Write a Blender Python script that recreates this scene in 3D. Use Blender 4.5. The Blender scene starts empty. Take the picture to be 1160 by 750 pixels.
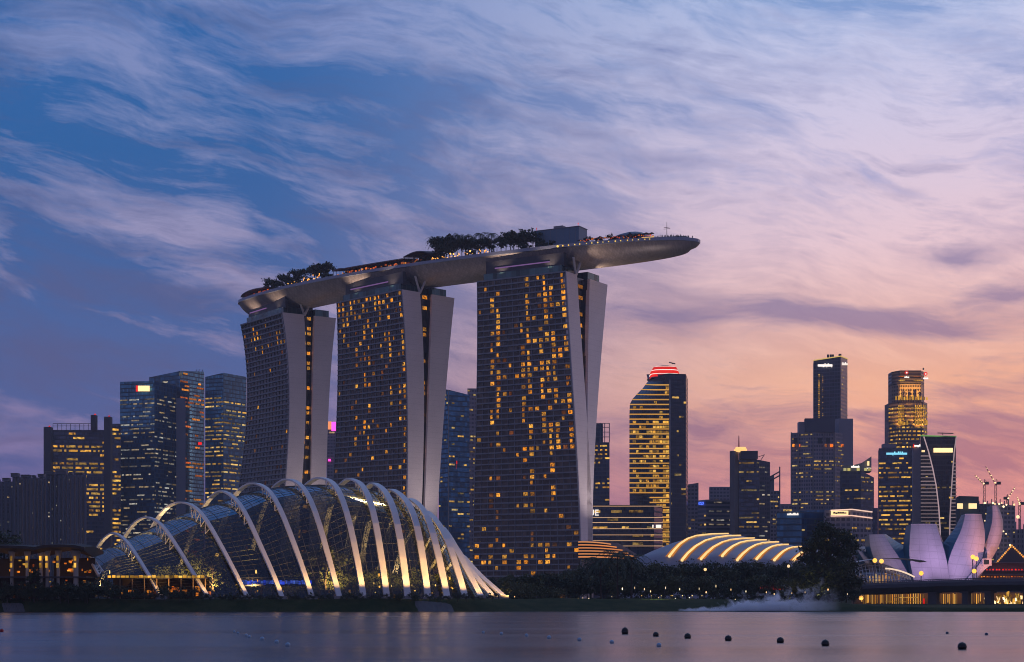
import bpy, math, random
import numpy as np
from mathutils import Vector, Matrix
random.seed(7)
rnd = random.random
SC = bpy.context.scene
COL = SC.collection
F, PX0, HY, CH = 1900.0, 580.0, 677.0, 3.5      # lens in photo pixels, centre column, horizon row, eye height

def lin(r, g, b):
    f = lambda c: (c/12.92 if c <= .04045 else ((c+.055)/1.055)**2.4)
    return (f(r/255), f(g/255), f(b/255), 1.0)

# ---------------------------------------------------------------- camera
cam = bpy.data.cameras.new('camera'); camo = bpy.data.objects.new('camera', cam); COL.objects.link(camo)
cam.sensor_width = 36; cam.lens = F/1160*36
cam.shift_y = (HY-375)/1160
cam.clip_start = .5; cam.clip_end = 30000
camo.location = (0, 0, CH); camo.rotation_euler = (math.radians(90), 0, 0)
SC.camera = camo
vs = SC.view_settings
vs.view_transform = 'Standard'; vs.look = 'None'; vs.exposure = 0; vs.gamma = 1; vs.use_curve_mapping = False
SC.cycles.use_denoising = True
SC.cycles.max_bounces = 8; SC.cycles.transparent_max_bounces = 16
SC.cycles.sample_clamp_indirect = 3
SC.cycles.volume_bounces = 3
SC.cycles.filter_width = 1.0
SC.cycles.volume_step_rate = 2.0; SC.cycles.volume_max_steps = 128

# ---------------------------------------------------------------- node helper
class G:
    def __init__(s, tree):
        s.t = tree; s.n = tree.nodes; s.l = tree.links
    def new(s, typ, **kw):
        n = s.n.new(typ)
        for k, v in kw.items(): setattr(n, k, v)
        return n
    def put(s, sock, v):
        if isinstance(v, bpy.types.NodeSocket): s.l.new(v, sock)
        elif v is not None:
            try: sock.default_value = v
            except Exception: sock.default_value = (v, v, v)
    def m(s, op, a, b=None, c=None, clamp=False):
        n = s.new('ShaderNodeMath', operation=op); n.use_clamp = clamp
        s.put(n.inputs[0], a)
        if b is not None: s.put(n.inputs[1], b)
        if c is not None: s.put(n.inputs[2], c)
        return n.outputs[0]
    def sm(s, x, a, b, lo=0., hi=1.):
        n = s.new('ShaderNodeMapRange', interpolation_type='SMOOTHSTEP')
        for i, v in enumerate((x, a, b, lo, hi)): s.put(n.inputs[i], v)
        return n.outputs[0]
    def mix(s, f, a, b, mode='MIX'):
        n = s.new('ShaderNodeMix', data_type='RGBA', blend_type=mode)
        s.put(n.inputs[0], f); s.put(n.inputs[6], a); s.put(n.inputs[7], b)
        return n.outputs[2]
    def ramp(s, x, stops, interp='LINEAR'):
        n = s.new('ShaderNodeValToRGB'); e = n.color_ramp.elements
        n.color_ramp.interpolation = interp
        while len(e) < len(stops): e.new(.5)
        for el, (p, c) in zip(e, sorted(stops, key=lambda q: q[0])):
            el.position = p; el.color = c
        s.put(n.inputs[0], x); return n.outputs[0]
    def noise(s, vec, scale, detail=4, rough=.55, dist=0.):
        n = s.new('ShaderNodeTexNoise'); s.put(n.inputs['Vector'], vec)
        n.inputs['Scale'].default_value = scale; n.inputs['Detail'].default_value = detail
        n.inputs['Roughness'].default_value = rough; n.inputs['Distortion'].default_value = dist
        return n.outputs['Fac']
    def xyz(s, x, y, z=0.):
        n = s.new('ShaderNodeCombineXYZ')
        for i, v in enumerate((x, y, z)): s.put(n.inputs[i], v)
        return n.outputs[0]

# ---------------------------------------------------------------- sky
W = bpy.data.worlds.new('World'); SC.world = W; W.use_nodes = True
SUN_AZ, SUN_EL = math.radians(24), math.radians(1.0)          # the sun has just gone, behind the towers on the right

def build_sky():
    g = G(W.node_tree); g.n.clear()
    out = g.new('ShaderNodeOutputWorld'); bg = g.new('ShaderNodeBackground')
    tc = g.new('ShaderNodeTexCoord'); sp = g.new('ShaderNodeSeparateXYZ'); g.l.new(tc.outputs['Generated'], sp.inputs[0])
    x, y, z = sp.outputs
    az = g.m('ARCTAN2', x, y); el = g.m('ARCSINE', z)
    U = g.m('DIVIDE', az, .296); V = g.m('DIVIDE', el, .342)
    Vc = g.m('MAXIMUM', V, 0.)
    # warp for ragged edges
    uv0 = g.xyz(U, V)
    nw = g.new('ShaderNodeTexNoise'); g.l.new(uv0, nw.inputs['Vector'])
    nw.inputs['Scale'].default_value = 2.3; nw.inputs['Detail'].default_value = 3; nw.inputs['Roughness'].default_value = .5
    sw = g.new('ShaderNodeSeparateXYZ'); g.l.new(nw.outputs['Color'], sw.inputs[0])
    Uw = g.m('ADD', U, g.m('MULTIPLY', g.m('SUBTRACT', sw.outputs[0], .5), .26))
    Vw = g.m('ADD', V, g.m('MULTIPLY', g.m('SUBTRACT', sw.outputs[1], .5), .11))
    def streak(ang, sx, sy, seed, detail=6, rough=.6, dist=.25, src=(Uw, Vw)):
        c, s_ = math.cos(ang), math.sin(ang)
        a = g.m('ADD', g.m('MULTIPLY', src[0], c), g.m('MULTIPLY', src[1], -s_))
        b = g.m('ADD', g.m('MULTIPLY', src[0], s_), g.m('MULTIPLY', src[1], c))
        return g.noise(g.xyz(g.m('MULTIPLY', a, sx), g.m('MULTIPLY', b, sy), seed), 1., detail, rough, dist)
    def blob(u0, v0, a, b, ang=0., soft=1.):
        c, s_ = math.cos(ang), math.sin(ang)
        du = g.m('SUBTRACT', Uw, u0); dv = g.m('MULTIPLY', g.m('SUBTRACT', Vw, v0), 1.16)
        p = g.m('DIVIDE', g.m('ADD', g.m('MULTIPLY', du, c), g.m('MULTIPLY', dv, s_)), a)
        q = g.m('DIVIDE', g.m('SUBTRACT', g.m('MULTIPLY', dv, c), g.m('MULTIPLY', du, s_)), b)
        r2 = g.m('ADD', g.m('MULTIPLY', p, p), g.m('MULTIPLY', q, q))
        return g.m('POWER', 2.718, g.m('MULTIPLY', r2, -1.))
    def total(lst):
        r = lst[0]
        for q in lst[1:]: r = g.m('ADD', r, q)
        return r
    def BL(px, py, a, b, deg=0, w=1.):
        return g.m('MULTIPLY', blob((px-580)/580, (677-py)/677, a/580, b/580, math.radians(deg)), w)
    n1 = streak(.22, 2.0, 9.0, 1.3, detail=8, rough=.66, dist=.5)                # long diagonal veils
    n2 = streak(.16, 3.0, 24., 5.1, detail=8, rough=.7, dist=.5)
    n3 = streak(-.03, 1.8, 11., 9.7, detail=8, rough=.62, dist=.4)
    n4 = streak(.30, 1.6, 4.5, 3.9, detail=8, rough=.68, dist=.6)
    n5 = streak(.20, 7.0, 46., 2.7, detail=8, rough=.72, dist=.3)
    right = g.sm(U, -.55, .75)
    # light veils
    light = total([
        g.m('MULTIPLY', g.m('SUBTRACT', n1, .48), 3.2), g.m('MULTIPLY', g.m('SUBTRACT', n2, .5), 1.5),
        g.m('MULTIPLY', g.m('SUBTRACT', n4, .5), 2.6), g.m('MULTIPLY', g.m('SUBTRACT', n5, .5), 2.0), .33,
        BL(185, 262, 110, 28, -4, .75), BL(90, 190, 120, 24, -22, .3), BL(215, 315, 80, 16, -14, .45), BL(225, 378, 60, 14, -8, .45),
        BL(110, 60, 150, 40, -14, .35), BL(470, 60, 220, 45, -8, .4), BL(850, 110, 380, 120, -10, .5),
        BL(540, 170, 110, 28, -14, .35), BL(900, 260, 260, 70, -10, .35), BL(110, 330, 60, 12, -3, .3), BL(20, 502, 70, 12, 0, .5),
        BL(355, 105, 160, 42, -6, -1.0), BL(20, 115, 110, 34, -8, -.7), BL(60, 300, 60, 40, -20, -.45), BL(130, 170, 150, 22, -12, -.45),
        BL(330, 240, 90, 40, -20, -.3), BL(120, 430, 220, 60, 0, -.8), BL(40, 330, 120, 60, 0, -.35), BL(620, 190, 140, 22, -16, -.35), BL(700, 235, 130, 20, -10, -.3),
    ])
    light = g.m('MULTIPLY', g.m('MINIMUM', g.m('MAXIMUM', light, 0.), 1.), g.sm(V, .02, .2))
    n6 = streak(.10, 2.6, 13., 14.2, detail=8, rough=.66, dist=.6)
    dark = total([g.m('MULTIPLY', g.m('MULTIPLY', g.m('SUBTRACT', n6, .47), 3.0), g.sm(U, -.2, .6, 1., .35)),
        g.m('MULTIPLY', g.m('SUBTRACT', n3, .52), 2.4), g.m('MULTIPLY', g.m('SUBTRACT', n2, .5), 2.2), g.m('MULTIPLY', g.m('SUBTRACT', n5, .5), 1.4), .0,
        BL(960, 360, 170, 17, -4, 1.25), BL(1100, 287, 55, 15, -6, 1.0), BL(1150, 335, 50, 14, -4, .8), BL(740, 350, 80, 22, 4, .5),
        BL(1060, 188, 50, 7, -3, .5), BL(870, 468, 130, 16, 0, .8), BL(1090, 505, 150, 40, 0, .85), BL(1120, 440, 70, 10, 0, .6), BL(720, 500, 90, 26, 0, .4), BL(930, 530, 110, 12, 0, .4),
        BL(60, 390, 190, 70, 0, .55), BL(180, 330, 90, 14, -6, .4), BL(690, 150, 100, 14, -14, .45), BL(560, 110, 90, 12, -18, .4), BL(820, 60, 120, 10, -8, .3), BL(130, 320, 110, 16, -8, .35), BL(620, 250, 120, 14, -8, .35), BL(440, 260, 120, 20, -12, .3),
        BL(1010, 400, 200, 20, 0, -.35), BL(900, 300, 200, 30, 0, -.35), BL(1000, 455, 120, 16, 0, -.3),
    ])
    dark = g.m('MULTIPLY', g.m('MINIMUM', g.m('MAXIMUM', dark, 0.), 1.), .8)
    clear = g.mix(right, g.ramp(Vc, [(0, lin(104,84,132)), (.12, lin(84,84,142)), (.25, lin(72,88,146)), (.45, lin(56,90,152)), (.75, lin(16,88,154)), (1, lin(30,94,162))]),
                         g.ramp(Vc, [(0, lin(108,84,128)), (.1, lin(150,104,140)), (.2, lin(220,148,140)), (.36, lin(236,174,146)), (.5, lin(206,168,174)), (.7, lin(164,164,204)), (1, lin(116,150,204))]))
    ccol = g.mix(right, g.ramp(Vc, [(0, lin(120,92,140)), (.2, lin(112,104,156)), (.32, lin(140,126,170)), (.5, lin(166,152,186)), (.8, lin(130,140,186)), (1, lin(120,136,188))]),
                        g.ramp(Vc, [(.0, lin(170,112,140)), (.16, lin(220,146,144)), (.38, lin(246,190,164)), (.6, lin(232,202,212)), (.8, lin(212,204,228)), (1, lin(186,198,232))]))
    dcol = g.mix(right, g.ramp(Vc, [(0, lin(88,76,122)), (.4, lin(72,82,134)), (1, lin(52,88,146))]),
                        g.ramp(Vc, [(0, lin(98,80,124)), (.25, lin(140,98,130)), (.42, lin(122,106,148)), (.7, lin(124,128,176)), (1, lin(110,132,188))]))
    c = g.mix(g.m('MULTIPLY', light, .82), clear, ccol)
    c = g.mix(dark, c, dcol)
    # the eastern half behind the camera and the ground half
    east = g.ramp(Vc, [(0, lin(128,112,138)), (.35, lin(146,128,152)), (.8, lin(108,112,156)), (1, lin(70,86,138))])
    c = g.mix(g.sm(g.m('ABSOLUTE', az), .7, 1.9), c, east)
    c = g.mix(g.sm(V, -.06, -.01), lin(34,34,50), c)
    sky = g.new('ShaderNodeTexSky', sky_type='NISHITA'); sky.sun_disc = False
    sky.sun_elevation = SUN_EL; sky.sun_rotation = SUN_AZ
    sky.air_density = 1.5; sky.dust_density = 2.0
    c = g.mix(.02, c, sky.outputs[0], 'ADD')
    g.l.new(c, bg.inputs['Color']); bg.inputs['Strength'].default_value = 1.08
    g.l.new(bg.outputs[0], out.inputs[0])
build_sky()
W.cycles.sampling_method = 'MANUAL'; W.cycles.sample_map_resolution = 512

sunl = bpy.data.lights.new('sun', 'SUN'); suno = bpy.data.objects.new('sun', sunl); COL.objects.link(suno)
sunl.energy = .12; sunl.angle = math.radians(12); sunl.color = (1, .62, .5)
suno.rotation_euler = Vector((-math.sin(SUN_AZ+.6), -math.cos(SUN_AZ+.6), -math.sin(math.radians(4)))).to_track_quat('-Z', 'Y').to_euler()

# ---------------------------------------------------------------- geometry helpers
def at(px, py, D): return Vector(((px-PX0)/F*D, D, CH+(HY-py)/F*D))
def gx(px, D): return (px-PX0)/F*D
def zz(py, D): return CH+(HY-py)/F*D
def dfor(py, z): return F*(z-CH)/(HY-py)
def hit(p, d, px):
    k = (px-PX0)/F
    return (k*p.y-p.x)/(d.x-k*d.y)

ORG = {}
class MB:
    def __init__(s): s.v = []; s.f = []; s.uv = []; s.mi = []
    def add(s, pts, uvs=None, mi=0):
        i = len(s.v); s.v += [Vector(p) for p in pts]; s.f.append(tuple(range(i, i+len(pts))))
        s.uv.append(uvs); s.mi.append(mi)
    def grid(s, rows, uvs=None, mi=0, closed=False):
        i = len(s.v); n = len(rows[0])
        for r in rows: s.v += [Vector(p) for p in r]
        for a in range(len(rows)-1):
            for b in range(n if closed else n-1):
                c = (b+1) % n
                s.f.append((i+a*n+b, i+a*n+c, i+(a+1)*n+c, i+(a+1)*n+b)); s.mi.append(mi)
                s.uv.append([uvs[a][b], uvs[a][c], uvs[a+1][c], uvs[a+1][b]] if uvs else None)
    def box(s, c, ax, ay, az, mi=0):
        c = Vector(c); ax, ay, az = Vector(ax), Vector(ay), Vector(az)
        q = [c+ax*i+ay*j+az*k for k in (-1, 1) for j in (-1, 1) for i in (-1, 1)]
        i = len(s.v); s.v += q
        for f in ((0,2,3,1),(4,5,7,6),(0,1,5,4),(2,6,7,3),(0,4,6,2),(1,3,7,5)):
            s.f.append(tuple(i+k for k in f)); s.uv.append(None); s.mi.append(mi)
    def bx(s, x0, x1, y0, y1, z0, z1, mi=0):
        s.box(((x0+x1)/2, (y0+y1)/2, (z0+z1)/2), ((x1-x0)/2,0,0), (0,(y1-y0)/2,0), (0,0,(z1-z0)/2), mi)
    def tube(s, pts, r, n=6, mi=0, cap=True):
        pts = [Vector(p) for p in pts]; rows = []
        for k, p in enumerate(pts):
            t = (pts[min(k+1, len(pts)-1)]-pts[max(k-1, 0)]).normalized()
            a = t.cross(Vector((0,0,1)) if abs(t.z) < .95 else Vector((1,0,0))).normalized(); b = t.cross(a)
            rr = r[k] if isinstance(r, (list, tuple)) else r
            rows.append([p+(a*math.cos(2*math.pi*j/n)+b*math.sin(2*math.pi*j/n))*rr for j in range(n)])
        s.grid(rows, mi=mi, closed=True)
        if cap:
            s.add(rows[0][::-1], mi=mi); s.add(rows[-1], mi=mi)
    def prism(s, poly, z0, z1, mi=0):
        p0 = [Vector((p[0], p[1], z0)) for p in poly]; p1 = [Vector((p[0], p[1], z1)) for p in poly]
        s.grid([p0, p1], mi=mi, closed=True); s.add(p1, mi=mi)
    def ball(s, c, r, n=10, m=6, sq=1., mi=0):
        c = Vector(c); rows = []
        for i in range(m+1):
            t = math.pi*i/m
            rows.append([c+Vector((r*math.sin(t)*math.cos(2*math.pi*j/n), r*math.sin(t)*math.sin(2*math.pi*j/n), r*sq*math.cos(t))) for j in range(n)])
        s.grid(rows, mi=mi, closed=True)
    def leaf(s, c, r, mi=0):
        a = Vector((rnd()-.5, rnd()-.5, rnd()-.5)).normalized(); b = a.cross(Vector((rnd()-.5, rnd()-.5, rnd()-.5))).normalized()
        c = Vector(c); s.add([c-a*r, c-b*r*.5, c+a*r, c+b*r*.5], mi=mi)
    def build(s, name, mat, parent=None, smooth=False, at0=None):
        me = bpy.data.meshes.new(name)
        o = Vector((0,0,0))
        if parent is not None: o = ORG.get(parent.name, o)
        elif at0 is not None: o = Vector(at0)
        me.from_pydata([tuple(p-o) for p in s.v], [], s.f)
        for m_ in (mat if isinstance(mat, (list, tuple)) else [mat]): me.materials.append(m_)
        if any(s.mi): me.polygons.foreach_set('material_index', s.mi)
        if any(u is not None for u in s.uv):
            ul = me.uv_layers.new(name='UVMap'); fl = []
            for f, u in zip(s.f, s.uv): fl += [tuple(q) for q in u] if u else [(0, 0)]*len(f)
            ul.data.foreach_set('uv', [c for q in fl for c in q])
        if smooth: me.polygons.foreach_set('use_smooth', [True]*len(me.polygons))
        me.update()
        ob = bpy.data.objects.new(name, me); COL.objects.link(ob)
        if parent is not None: ob.parent = parent; ORG[ob.name] = o
        else: ob.location = o; ORG[ob.name] = o
        return ob

def tag(o, label=None, cat=None, group=None, kind=None):
    if label: o['label'] = label
    if cat: o['category'] = cat
    if group: o['group'] = group
    if kind: o['kind'] = kind
    return o
def thing(name, loc, label, cat, group=None):
    o = bpy.data.objects.new(name, None); COL.objects.link(o); o.location = loc; o.empty_display_size = 1
    ORG[o.name] = Vector(loc)
    return tag(o, label, cat, group)
def copy_tree(o, parent=None):
    c = o.copy(); COL.objects.link(c)
    if parent is not None: c.parent = parent
    for ch in list(o.children): copy_tree(ch, c)
    return c

# ---------------------------------------------------------------- materials
MATS = {}
def mat(name, col, rough=.6, metal=0., vary=.15, vscale=.3, bump=0., spec=.5):
    if name in MATS: return MATS[name]
    m = bpy.data.materials.new(name); m.use_nodes = True; g = G(m.node_tree); b = g.n['Principled BSDF']
    tc = g.new('ShaderNodeTexCoord'); nz = g.noise(tc.outputs['Object'], vscale, 5, .6)
    k = g.m('ADD', 1-vary, g.m('MULTIPLY', nz, 2*vary))
    c = g.mix(1., col if len(col) == 4 else (*col, 1), g.xyz(k, k, k), 'MULTIPLY')
    g.l.new(c, b.inputs['Base Color']); b.inputs['Roughness'].default_value = rough; b.inputs['Metallic'].default_value = metal
    b.inputs['Specular IOR Level'].default_value = spec
    if bump:
        bn = g.new('ShaderNodeBump'); bn.inputs['Strength'].default_value = bump; g.l.new(g.noise(tc.outputs['Object'], vscale*8, 4), bn.inputs['Height'])
        g.l.new(bn.outputs[0], b.inputs['Normal'])
    MATS[name] = m; return m
def glow(name, c0, c1, s0, s1, sample=False, pattern=0.):
    """lit glass, lamps, or surfaces that glow in place of light on them: colour and strength differ from one window to the next"""
    if name in MATS: return MATS[name]
    m = bpy.data.materials.new(name); m.use_nodes = True; g = G(m.node_tree); g.n.clear()
    out = g.new('ShaderNodeOutputMaterial'); e = g.new('ShaderNodeEmission')
    geo = g.new('ShaderNodeNewGeometry'); oi = g.new('ShaderNodeObjectInfo')
    r = g.m('FRACT', g.m('ADD', geo.outputs['Random Per Island'], g.m('MULTIPLY', oi.outputs['Random'], 7.31)))
    r2 = g.m('FRACT', g.m('MULTIPLY', r, 13.7))
    g.l.new(g.mix(r2, (*c0, 1), (*c1, 1)), e.inputs['Color'])
    st = g.m('ADD', s0, g.m('MULTIPLY', g.m('POWER', r, 1.5), s1-s0))
    if pattern:
        tc = g.new('ShaderNodeTexCoord'); nz = g.noise(tc.outputs['Object'], pattern, 2, .6)
        st = g.m('MULTIPLY', st, g.sm(nz, .3, .62, .12, 1.15))
    g.l.new(st, e.inputs['Strength']); g.l.new(e.outputs[0], out.inputs[0])
    if not sample: m.cycles.emission_sampling = 'NONE'
    MATS[name] = m; return m
def facade(name, glass, band, fh=4., bw=1.5, bandf=.3, mull=.1, rough=.2, metal=.55, brough=.6, vary=.5):
    """curtain wall in UV metres: spandrel bands, mullions, panes that differ a little"""
    if name in MATS: return MATS[name]
    m = bpy.data.materials.new(name); m.use_nodes = True; g = G(m.node_tree); b = g.n['Principled BSDF']
    uv = g.new('ShaderNodeUVMap'); sp = g.new('ShaderNodeSeparateXYZ'); g.l.new(uv.outputs[0], sp.inputs[0])
    u = g.m('DIVIDE', sp.outputs[0], bw); v = g.m('DIVIDE', sp.outputs[1], fh)
    isb = g.m('MAXIMUM', g.m('LESS_THAN', g.m('FRACT', v), bandf), g.m('LESS_THAN', g.m('FRACT', u), mull))
    wn = g.new('ShaderNodeTexWhiteNoise', noise_dimensions='2D'); g.l.new(g.xyz(g.m('FLOOR', u), g.m('FLOOR', v)), wn.inputs['Vector'])
    pv = g.m('ADD', 1-vary, g.m('MULTIPLY', wn.outputs['Value'], 2*vary))
    big = g.noise(uv.outputs[0], .025, 3)
    pv = g.m('MULTIPLY', pv, g.m('ADD', .6, g.m('MULTIPLY', big, .8)))
    gc = g.mix(1., (*glass, 1), g.xyz(pv, pv, pv), 'MULTIPLY')
    bc = g.mix(1., (*band, 1), g.xyz(*[g.m('ADD', .75, g.m('MULTIPLY', big, .5))]*3), 'MULTIPLY')
    g.l.new(g.mix(isb, gc, bc), b.inputs['Base Color'])
    g.l.new(g.m('ADD', g.m('MULTIPLY', isb, brough-rough), rough), b.inputs['Roughness'])
    g.l.new(g.m('MULTIPLY', g.m('SUBTRACT', 1., isb), metal), b.inputs['Metallic'])
    MATS[name] = m; return m

AMB = glow('amber_room', (1, .30, .012), (1, .46, .06), .25, 1.25, pattern=.9)
OFF = glow('office_light', (1, .50, .07), (1, .72, .25), .12, .95, pattern=.35)
OFFW = glow('cool_office_light', (.95, .62, .25), (.85, .85, .75), .08, .6, pattern=.35)
GOLD = glow('golden_light', (1, .44, .04), (1, .58, .10), .25, 1.2, pattern=.3)
ORNG = glow('orange_light', (1, .16, .01), (1, .34, .03), .3, 1.3, pattern=.6)
WARMW = glow('warm_white_lamp', (1, .62, .28), (1, .75, .42), 1.2, 3.)
SIGNW = glow('white_sign', (1, .86, .74), (1, .9, .85), 1., 1.6)
SIGNY = glow('warm_sign', (1, .66, .3), (1, .72, .35), 1.3, 1.9)
RED = glow('red_light', (1, .015, .01), (1, .03, .015), .6, 1.2)
MAGENTA = glow('magenta_sign', (1, .05, .45), (1, .1, .5), 2., 3.)
BLUEL = glow('blue_light', (.02, .06, 1), (.1, .2, 1), .6, 1.5, pattern=.5)
CYAN = glow('cyan_sign', (.25, .75, 1), (.3, .85, 1), .9, 1.3)
WALL = mat('pale_cladding', (.50, .45, .45), .55, vary=.06, vscale=.05)
CONC = mat('concrete', (.28, .27, .27), .75)
DARKM = mat('dark_metal', (.05, .05, .06), .5, vary=.2)
WHITEST = mat('white_steel', (.72, .70, .68), .45, vary=.06)
STONE = mat('stone', (.11, .105, .10), .85, vary=.3, bump=.4)
LEAF = mat('foliage', (.045, .062, .026), .7, vary=.5, vscale=.5)
LEAF2 = mat('olive_foliage', (.085, .10, .035), .7, vary=.5, vscale=.5)
BARK = mat('bark', (.06, .045, .035), .9, vary=.3, vscale=2)
BLACKR = mat('black_rubber', (.012, .012, .013), .45)
ROOFD = mat('dark_roof', (.09, .08, .09), .7)

PARTCAP = 100
def add_windows(parent, quads, m, name='lit_window', cap=PARTCAP):
    """quads: 4 corners each; the largest in view are parts of their own, the rest one mesh"""
    if not quads: return
    def size(q): return (q[1]-q[0]).length*(q[3]-q[0]).length/q[0].y**2*(.97+.06*rnd())
    qs = sorted(quads, key=size, reverse=True)
    for q in qs[:cap]:
        b = MB(); b.add(q); b.build(name, m, parent)
    if len(qs) > cap:
        b = MB()
        for q in qs[cap:]: b.add(q)
        b.build(name+'s', m, parent)['kind'] = 'stuff'

# ---------------------------------------------------------------- water and land
BANK = 415.0
def build_water():
    m = bpy.data.materials.new('bay_water'); m.use_nodes = True; g = G(m.node_tree); b = g.n['Principled BSDF']
    b.inputs['Base Color'].default_value = (.018, .022, .036, 1); b.inputs['Roughness'].default_value = .22; b.inputs['IOR'].default_value = 2.2; b.inputs['Specular Tint'].default_value = (1, .88, .90, 1)
    geo = g.new('ShaderNodeNewGeometry'); mp = g.new('ShaderNodeMapping'); g.l.new(geo.outputs['Position'], mp.inputs[0])
    mp.inputs['Scale'].default_value = (.16, 1.0, 1)
    n = g.m('ADD', g.m('ADD', g.m('MULTIPLY', g.noise(mp.outputs[0], .045, 3, .5, .3), 1.6), g.noise(mp.outputs[0], .16, 4, .6, .4)), g.m('MULTIPLY', g.noise(mp.outputs[0], .7, 5, .65, .3), .25))
    bn = g.new('ShaderNodeBump'); bn.inputs['Strength'].default_value = .5; bn.inputs['Distance'].default_value = .34
    g.l.new(n, bn.inputs['Height']); g.l.new(bn.outputs[0], b.inputs['Normal'])
    g.l.new(g.m('ADD', .13, g.m('MULTIPLY', g.noise(mp.outputs[0], .05, 4), .22)), b.inputs['Roughness'])
    w = MB(); w.add([(-4000, -600, 0), (4000, -600, 0), (4000, 1200, 0), (-4000, 1200, 0)])
    tag(w.build('water', m), kind='structure')
build_water()

def shore(px):            # distance of the bank crest along the water, and its height
    return BANK
def land_z(x, y):
    x = max(-300., min(300., x)); d = y-BANK
    if d < 0: return -1.5
    right = 1/(1+math.exp(-(x-85)/6))          # beyond the trees the land is a low quay
    h = 3.1*(1-right)+1.0*right
    lawn = 1/(1+math.exp(-(x+4)/5))            # the lawn to the right slopes more gently
    w = 7*(1-lawn)+26*lawn*(1-right)+3*right
    t = min(1, d/max(w, 2)); t = t*t*(3-2*t)
    return -.4+(h+.4)*t+.25*math.sin(x*.13)*math.sin(y*.2+x*.05)*t*(1-right)
def build_land():
    m = bpy.data.materials.new('bank_grass'); m.use_nodes = True; g = G(m.node_tree); b = g.n['Principled BSDF']
    geo = g.new('ShaderNodeNewGeometry')
    n = g.noise(geo.outputs['Position'], .25, 6, .65); n2 = g.noise(geo.outputs['Position'], 2.5, 4, .7)
    c = g.mix(g.sm(n, .35, .65), (.022, .040, .012, 1), (.050, .062, .022, 1))
    c = g.mix(g.sm(n2, .5, .8, 0., .6), c, (.06, .05, .03, 1))
    g.l.new(c, b.inputs['Base Color']); b.inputs['Roughness'].default_value = .9; b.inputs['Specular IOR Level'].default_value = .1
    bn = g.new('ShaderNodeBump'); bn.inputs['Strength'].default_value = .7; bn.inputs['Distance'].default_value = .4; g.l.new(n2, bn.inputs['Height']); g.l.new(bn.outputs[0], b.inputs['Normal'])
    ys = [BANK-1, BANK+.01]+[BANK+k for k in (.6, 1.2, 2, 3, 4, 5, 6, 8, 10, 13, 17, 22, 28, 40, 70, 150, 400, 1000, 2500, 6000, 14000)]
    xs = [-14000, -5000, -2000, -800, -400, -250]+[-200+4*k for k in range(101)]+[250, 400, 800, 2000, 5000, 14000]
    r = MB(); r.grid([[(x, y, land_z(x, y)) for x in xs] for y in ys])
    tag(r.build('ground', m, smooth=True), kind='structure')
build_land()

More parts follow.
